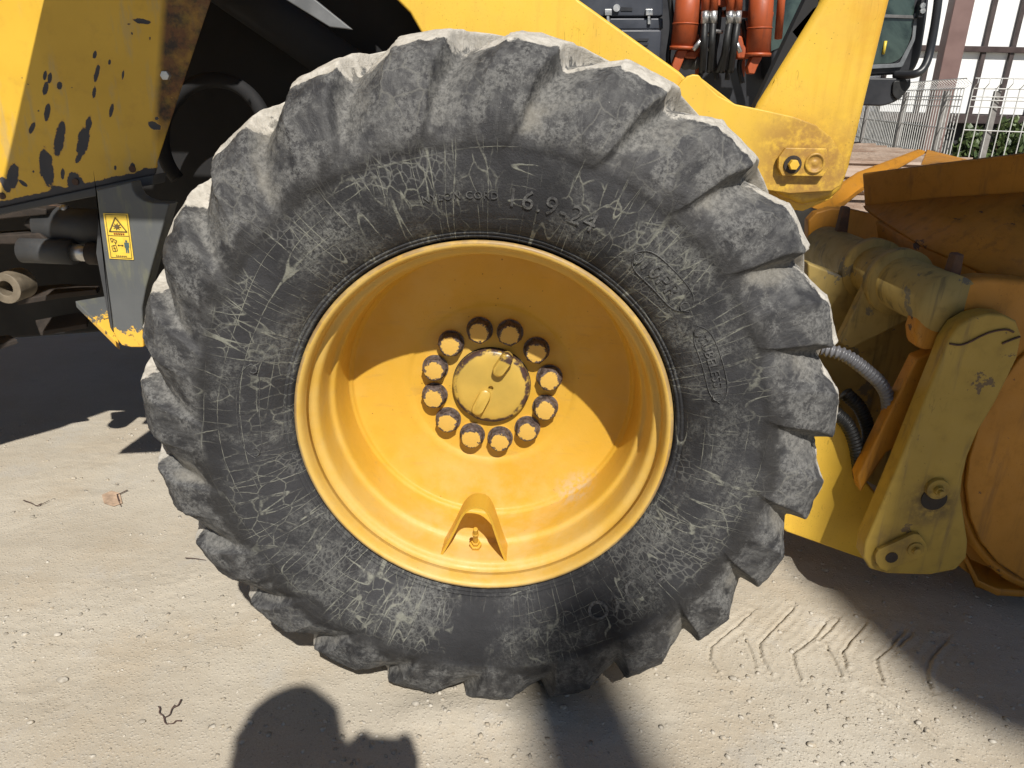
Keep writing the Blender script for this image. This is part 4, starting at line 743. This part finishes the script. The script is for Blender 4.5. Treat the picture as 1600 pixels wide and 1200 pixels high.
# building
BD = empty('building', (9.0, 13.5, 0), 'white panelled building with brown steel columns behind the fence', 'building')
MW = flat('white_wall_panel', (.82, .83, .83), .5, 0, .03, 3, .02); MBR = flat('brown_steel', (.055, .040, .038), .5, 0, .2, 6, .05); MDK = flat('dark_brown_rail', (.05, .032, .03), .5, 0, .2, 6, .05)
yb_ = 13.0
def bx(name, a, b, mat, par, bev=.004): m = MB(); m.box(a, b); return m.build(name, mat, par, bevel=bev)
zs = float(P(1560, 180, yb_)[2]); zr = float(P(1560, 78, yb_)[2]); zr2 = zr+1.9
mull = [float(P(a, b, yb_)[0]) for a, b in ((1300, 90), (1385, 90), (1448, 90), (1533, 90), (1577, 90), (1625, 90), (1690, 90))]
for x0, x1 in zip(mull, mull[1:]):
    for z0, z1 in ((zs, zr), (zr, zr2)): bx('wall_panel', (x0+.01, yb_, z0+.012), (x1-.01, yb_+.15, z1-.012), MW, BD, .006)
for x in mull: bx('mullion', (x-.035, yb_-.07, zs), (x+.035, yb_+.05, zr2), MBR, BD)
bx('rail', (mull[0], yb_-.10, zr-.045), (mull[-1], yb_-.02, zr+.045), MDK, BD); bx('sill', (mull[0], yb_-.22, zs-.14), (mull[-1], yb_+.1, zs), MBR, BD)
bx('plinth', (mull[0], yb_+.05, 0), (mull[-1], yb_+.3, zs-.14), flat('shaded_plinth', (.03, .03, .03), .8), BD); bx('rear_wall', (mull[0], yb_+.16, 0), (mull[-1], yb_+3.5, zr2+.1), MW, BD)  # plinth colour darkened for the shadow below the sill
bx('roof', (mull[0]-.3, yb_-.5, zr2+.1), (mull[-1]+.3, yb_+3.6, zr2+.3), MBR, BD)
cx_ = float(P(1491, 80, 11.2)[0]); bx('column', (cx_-.14, 11.2, 0), (cx_+.14, 11.42, zr2+.1), flat('brown_column', (.17, .105, .095), .5, 0, .1, 4, .03), BD, .01)
LF = NT('shrub_leaf'); c = LF.mix(LF.rng(LF.noise(9, 3), .3, .7), (.035, .06, .02), (.10, .14, .045)); M['leaf'] = LF.out(c, .5)
def shrub(px, py, y, w, h, n, label, name='shrub'):
    c0 = P(px, py, y); e = empty(name, (float(c0[0]), y, 0), label, 'shrub', 'shrubs at the foot of the building')
    m = MB()
    for k in range(n):
        a = random.random()*2*pi; u = random.random()**.5; z = random.random(); r = w*u*(1-.55*z*z)*(.8+.4*mnoise.noise(Vector((cos(a)*1.5, sin(a)*1.5, z*4))))
        p = Vector((c0[0]+r*cos(a), y+r*.6*sin(a), .03+h*z*(.75+.25*random.random()))); s = random.uniform(.03, .055); q = Vector((random.gauss(0, 1), random.gauss(0, 1), random.gauss(0, 1))).normalized().to_track_quat('Z', 'Y')
        m.add([p+q @ Vector(t_)*s for t_ in ((-.5, -1, 0), (.5, -1, .1), (.7, .2, 0), (0, 1.1, -.1), (-.7, .2, .05))], [(0, 1, 2, 3, 4)])
    m.build('crown', M['leaf'], e, fix=False); st_ = MB()
    for k in range(5): a = k*1.26; st_.cyl((c0[0]+.05*cos(a), y+.05*sin(a), 0), (c0[0]+w*.5*cos(a), y+w*.3*sin(a), h*.7), .014, .006, 6)
    st_.build('stem', M['rust'], e)
shrub(1575, 220, 9.2, .42, float(P(1575, 186, 9.2)[2]), 1500, 'green leafy shrub behind the right fence run'); shrub(1680, 220, 9.6, .6, float(P(1660, 186, 9.6)[2]), 1200, 'green shrub at the right edge behind the fence'); shrub(1512, 230, 9.9, .35, float(P(1512, 196, 9.9)[2]), 900, 'dark low shrub left of the fence corner')
bx('sill_shade_block', (7.2, 11.8, 0), (16, 12.0, zs-.2), flat('sill_shade_dark', (.03, .03, .028), .9), BD)  # dark block put in for the shade under the sill

# ================================================================== unseen pole and board added behind the camera to throw shade
def at_sun(pt, t): return np.array(pt, float)-SD*t
up = at_sun((.215, -.05, .27), 7.0); PL = empty('shade_pole', (float(up[0]), float(up[1]), 0), 'unseen grey concrete pole added to cast a soft shadow', 'pole')
v, f = tube_geo([(up[0], up[1], z) for z in (0, 2, 4, 6, up[2]-.06, up[2]-.02, up[2])], [.17, .16, .15, .135, .118, .10, .05], 24); MC = flat('pole_concrete', (.35, .34, .32), .85); put('shaft', mesh(v, f), MC, PL, smooth=True)  # unseen pole, sized to cast the soft shadow below the tyre
for k in range(8): m = MB(); z = 2.2+.7*k; s = 1 if k % 2 else -1; m.cyl((up[0], up[1]-s*.12, z), (up[0], up[1]-s*.30, z), .010, .010, 8); m.build('step_bolt', M['steel'], PL)
gc = [at_sun((a, b, 0), (b+7.0)) for a, b in ((.955, .525), (.976, .069), (1.075, -.065))]
SG = empty('shade_board', (5.3, -7.0, 0), 'unseen blank steel board on a mast, added to shade the bucket side', 'sign')
zq = gc[1][2]; dzs = (-SD[2]-1.05)*7.3; sgp = [(2.95, 9.40+dzs), (2.76, 9.10+dzs), (2.650, 8.5+dzs), (2.685, 8.2+dzs), (2.680, 7.9+dzs), (2.715, zq), (gc[2][0], gc[2][2]), (5.6, gc[2][2]-.25), (5.6, 9.40+dzs)]
slab('shade_board_panel', [(a, -7.0, b) for a, b in sgp], .08, flat('shade_board_steel', (.3, .32, .33), .5), SG, .01)  # unseen board, outline shaped to shade the bucket and ground
m = MB(); m.cyl((5.3, -7.1, 0), (5.3, -7.1, zq+2.0), .12, .10, 20); m.build('mast', M['steel'], SG, smooth=False)

# photographer (only the shadow is in view): one skinned figure, phone in both hands
PX, PY = .0, -1.53
hd = Vector((-.02, -1.50, 1.50)); sk = [('pel', (PX, PY-.06, .90), .135), ('wai', (PX, PY-.06, 1.02), .125), ('che', (PX, PY-.04, 1.19), .150), ('nkb', (PX-.01, PY-.01, 1.315), .075), ('nek', (-.015, -1.505, 1.345), .055), ('hd0', (-.02, -1.48, 1.40), .074), ('hd1', (-.02, -1.475, 1.475), .090), ('hd2', (-.02, -1.49, 1.54), .062),
    ('sL', (PX-.16, PY-.02, 1.255), .066), ('eL', (PX-.12, PY+.15, 1.16), .058), ('wL', (.040, -1.335, 1.205), .048), ('sR', (PX+.16, PY-.02, 1.255), .066), ('eR', (PX+.20, PY+.12, 1.09), .052), ('wR', (.128, -1.318, 1.185), .046),
    ('hL', (PX-.095, PY-.06, .84), .095), ('kL', (PX-.11, PY-.02, .47), .062), ('aL', (PX-.12, PY-.08, .09), .042), ('tL', (PX-.14, PY+.09, .035), .036), ('hR', (PX+.095, PY-.06, .84), .095), ('kR', (PX+.11, PY-.02, .47), .062), ('aR', (PX+.12, PY-.08, .09), .042), ('tR', (PX+.14, PY+.09, .035), .036)]
fing = []
for s, wv, wx in ((-1, 'wL', .066), (1, 'wR', .138)):
    palm = (wx+.0*s, -1.268, 1.200); sk.append(('p'+wv, palm, .042)); fing.append((wv, 'p'+wv))
    for k in range(4):
        n1_ = wv+'f%d' % k; b0 = Vector((wx+s*.022, -1.245, 1.160+.021*k)); sk += [(n1_+'a', tuple(b0), .0105), (n1_+'b', (b0.x-s*.012, -1.226, b0.z+.004), .0085), (n1_+'c', (b0.x-s*.030, -1.2255, b0.z+.006), .0075)]; fing += [('p'+wv, n1_+'a'), (n1_+'a', n1_+'b'), (n1_+'b', n1_+'c')]
    n1_ = wv+'t'; sk += [(n1_+'a', (wx-s*.012, -1.258, 1.185), .011), (n1_+'b', (wx-s*.03, -1.252, 1.205), .009)]; fing += [('p'+wv, n1_+'a'), (n1_+'a', n1_+'b')]
idx = {n_: i for i, (n_, _, _) in enumerate(sk)}
ed = [('pel', 'wai'), ('wai', 'che'), ('che', 'nkb'), ('nkb', 'nek'), ('nek', 'hd0'), ('hd0', 'hd1'), ('hd1', 'hd2'), ('nkb', 'sL'), ('sL', 'eL'), ('eL', 'wL'), ('nkb', 'sR'), ('sR', 'eR'), ('eR', 'wR'), ('pel', 'hL'), ('hL', 'kL'), ('kL', 'aL'), ('aL', 'tL'), ('pel', 'hR'), ('hR', 'kR'), ('kR', 'aR'), ('aR', 'tR')]+fing
pm = bpy.data.meshes.new('m'); pm.from_pydata([q for _, q, _ in sk], [(idx[a], idx[b]) for a, b in ed], []); pm.update()
PE = empty('person', (PX, PY, 0), 'photographer in dark clothes holding a phone, seen only as a shadow', 'person')
tmp = bpy.data.objects.new('tmp', pm); COL.objects.link(tmp); smod = tmp.modifiers.new('skin', 'SKIN'); smod.use_smooth_shade = True
for i, (_, _, r) in enumerate(sk): pm.skin_vertices[0].data[i].radius = (r, r)
pm.skin_vertices[0].data[0].use_root = True; tmp.modifiers.new('sub', 'SUBSURF').levels = 1
bpy.context.view_layer.update(); dg = bpy.context.evaluated_depsgraph_get(); bme_ = bpy.data.meshes.new_from_object(tmp.evaluated_get(dg)); bpy.data.objects.remove(tmp)
bme_.materials.clear(); body = put('body', bme_, [flat('skin_tone', (.45, .28, .2), .5), flat('navy_jacket', (.02, .025, .04), .8), flat('grey_trousers', (.05, .05, .055), .8)], PE, smooth=True)
for p in bme_.polygons:
    c = p.center; p.material_index = 0 if (c.z > 1.335 or c.y > -1.31) else (1 if c.z > .88 else 2)
hm = MB(); hv, hf = [], []
for i in range(9):
    th = pi*.56*i/8
    for k in range(20):
        a = 2*pi*k/20; r = .100*sin(th)*(1+.03*sin(5*a)); hv.append((-.02+r*cos(a), -1.495+r*1.12*sin(a)-(.02 if sin(a) < 0 else 0), 1.492+.116*cos(th)+(.03 if sin(a) > .5 and i > 6 else 0)))
hf = [(i*20+k, i*20+(k+1) % 20, (i+1)*20+(k+1) % 20, (i+1)*20+k) for i in range(8) for k in range(20)]
put('hair', mesh(hv, hf), flat('dark_hair', (.012, .010, .009), .7, 0, .3, 60, .3), PE, smooth=True)
fm = MB(); fm.cyl((-.02, -1.395, 1.462), (-.02, -1.372, 1.442), .012, .016, 10); fm.build('nose', flat('skin_nose', (.45, .28, .2), .5), PE, smooth=True)
for s in (-1, 1):
    m = MB(); m.cyl((-.02+s*.033, -1.402, 1.480), (-.02+s*.033, -1.390, 1.478), .013, .008, 12); m.build('eye', flat('eye_dark', (.03, .02, .02), .3), PE, smooth=True)
    m = MB(); m.cyl((-.02+s*.088, -1.475, 1.467), (-.02+s*.104, -1.482, 1.469), .026, .020, 12); m.build('ear', flat('skin_ear', (.45, .28, .2), .5), PE, smooth=True)
m = MB(); m.cyl((-.045, -1.397, 1.419), (.005, -1.397, 1.419), .006, .006, 8); m.build('mouth', flat('lip', (.3, .12, .1), .5), PE, smooth=True)
m = MB(); m.box((.062, -1.250, 1.105), (.142, -1.241, 1.246)); ph_ = m.build('phone', M['hoseblack'], None, bevel=.004); tag(ph_, 'black phone held up in both hands of the photographer', 'phone')

# ================================================================== loose stones, twigs and leaf
MS = NT('loose_stone'); oi = MS.n('ShaderNodeObjectInfo'); c = MS.mix(MS.rng(MS.noise(45, 2), .34, .66), (.28, .25, .205), (.53, .49, .42)); c = MS.mix(MS.rng(MS.noise(70, 1), .55, .62), c, (.40, .345, .265)); M['stone'] = MS.out(c, .9, normal=MS.bump(MS.noise(200, 4), .4, .003), spec=.2)
ico = bmesh.new(); bmesh.ops.create_icosphere(ico, subdivisions=1, radius=1); iv = np.array([v.co[:] for v in ico.verts]); if_ = np.array([[v.index for v in f.verts] for f in ico.faces]); ico.free()
def hz(x, y): return float(height(np.array([x], float), np.array([y], float))[0])
def scatter(n, xr_, yr_, s0, s1, dens):
    V = []; Fc = []; cnt = 0
    while cnt < n:
        x = rng.uniform(*xr_); y = rng.uniform(*yr_)
        if rng.random() > dens(x, y): continue
        s = s0*(s1/s0)**(rng.random()**3.0)
        q = iv*(1+.5*(rng.random((len(iv), 1))-.5))*np.array([rng.uniform(.8, 1.4), rng.uniform(.7, 1.1), rng.uniform(.4, .7)])*s; a = rng.random()*6.28
        R = np.array([[cos(a), -sin(a), 0], [sin(a), cos(a), 0], [0, 0, 1]]); V.append(q@R.T+np.array([x, y, 0])); Fc.append(if_+cnt*len(iv)); cnt += 1
    V = np.array(V); cxy = V.mean(1); zz_ = height(cxy[:, 0].copy(), cxy[:, 1].copy()); V[:, :, 2] += zz_[:, None]
    return V.reshape(-1, 3), np.concatenate(Fc)
def dn(x, y):
    b = .18+max(0, 1.6*mnoise.noise(Vector((x*3, y*3, 1))))+.9*math.exp(-((x+.02)**2+(y+.10)**2)/.03)+.8*math.exp(-((x-.62)**2+(y+.10)**2)/.04)+1.2*math.exp(-((x-.95)**2+(y+.08)**2)/.03)
    return min(1, b)
v, f = scatter(9500, (-1.9, 1.4), (-.40, 1.2), .0011, .0070, dn); gv = put('gravel', np_mesh(v, f), M['stone']); tag(gv, 'fine loose gravel strewn over the pale earth', 'gravel', None, 'stuff')
stones = [((97, 1061), .017, 'pale egg shaped pebble near the lower left corner'), ((115, 750), .014, 'pale pebble beside the greenish grit at far left'), ((48, 1131), .010, 'small white pebble at the bottom left edge'), ((90, 992), .013, 'flat grey pebble left of the twig'), ((222, 1130), .010, 'small pebble below the forked twig'), ((880, 1105), .012, 'pale stone just below the tyre contact'), ((1290, 890), .013, 'stone beside the shaded edge under the lift arm'), ((1145, 1060), .013, 'light stone next to the first tyre print'), ((1268, 1165), .014, 'broken pale stone near the bottom right shadow'), ((1130, 1152), .011, 'whitish pebble right of the pole shadow'), ((650, 1105), .013, 'angular grey stone between the photographer shadow and tyre')]
for (q, s, lb) in stones:
    g0 = G(*q); sv = iv*(1+.35*(rng.random((len(iv), 1))-.5))*np.array([1.25, .9, .6])*s*.75+np.array([g0[0], g0[1], hz(g0[0], g0[1])+.003]); o = put('pebble', np_mesh(sv, if_), M['stone'], smooth=True); sb = o.modifiers.new('s', 'SUBSURF'); sb.levels = 1; sb.render_levels = 1
    tag(o, lb, 'stone', 'larger loose stones')
MTW = flat('dry_twig', (.09, .055, .045), .8, 0, .3, 60, .3)
def gp(q, up_=.006): g0 = G(*q); return Vector((g0[0], g0[1], hz(g0[0], g0[1])+up_))
def twig(lines, label, r=.0015):
    m = MB()
    for L in lines: qq = smooth_path([gp(p) for p in L], 4); m.add(*tube_geo(qq, np.linspace(r, r*.5, len(qq)), 6))
    tag(m.build('twig', MTW, None, smooth=True), label, 'twig')
twig([[(284, 1098), (279, 1107), (270, 1112), (266, 1122), (258, 1127), (260, 1136)], [(249, 1109), (251, 1113), (250, 1119), (256, 1124), (258, 1133), (262, 1137)], [(284, 1131), (276, 1131), (271, 1135), (260, 1136)], [(270, 1112), (274, 1106)]], 'forked dry twig lying on the earth at lower left')
twig([[(38, 786), (50, 790), (60, 794), (78, 786)], [(60, 794), (66, 790)]], 'thin dark twig near the left edge', .0016)
twig([[(290, 876), (305, 877), (322, 879)]], 'short fine stick left of the tyre', .0012)
twig([[(200, 771), (190, 776), (184, 780), (190, 796)], [(184, 778), (188, 788)]], 'curled reddish stalk on the dry leaf', .0018)
lp = [gp(q, .003) for q in ((160, 778), (175, 771), (188, 775), (192, 790), (178, 795), (163, 790))]
lp2 = [p+Vector((0, 0, .0012)) for p in lp]; m = MB(); m.add(lp+lp2, [tuple(range(6)), tuple(range(11, 5, -1))]+[(k, (k+1) % 6, 6+(k+1) % 6, 6+k) for k in range(6)]); tag(m.build('dry_leaf', flat('faded_leaf', (.42, .30, .21), .8, 0, .3, 50, .2)), 'faded reddish dry leaf scrap on the earth', 'leaf')
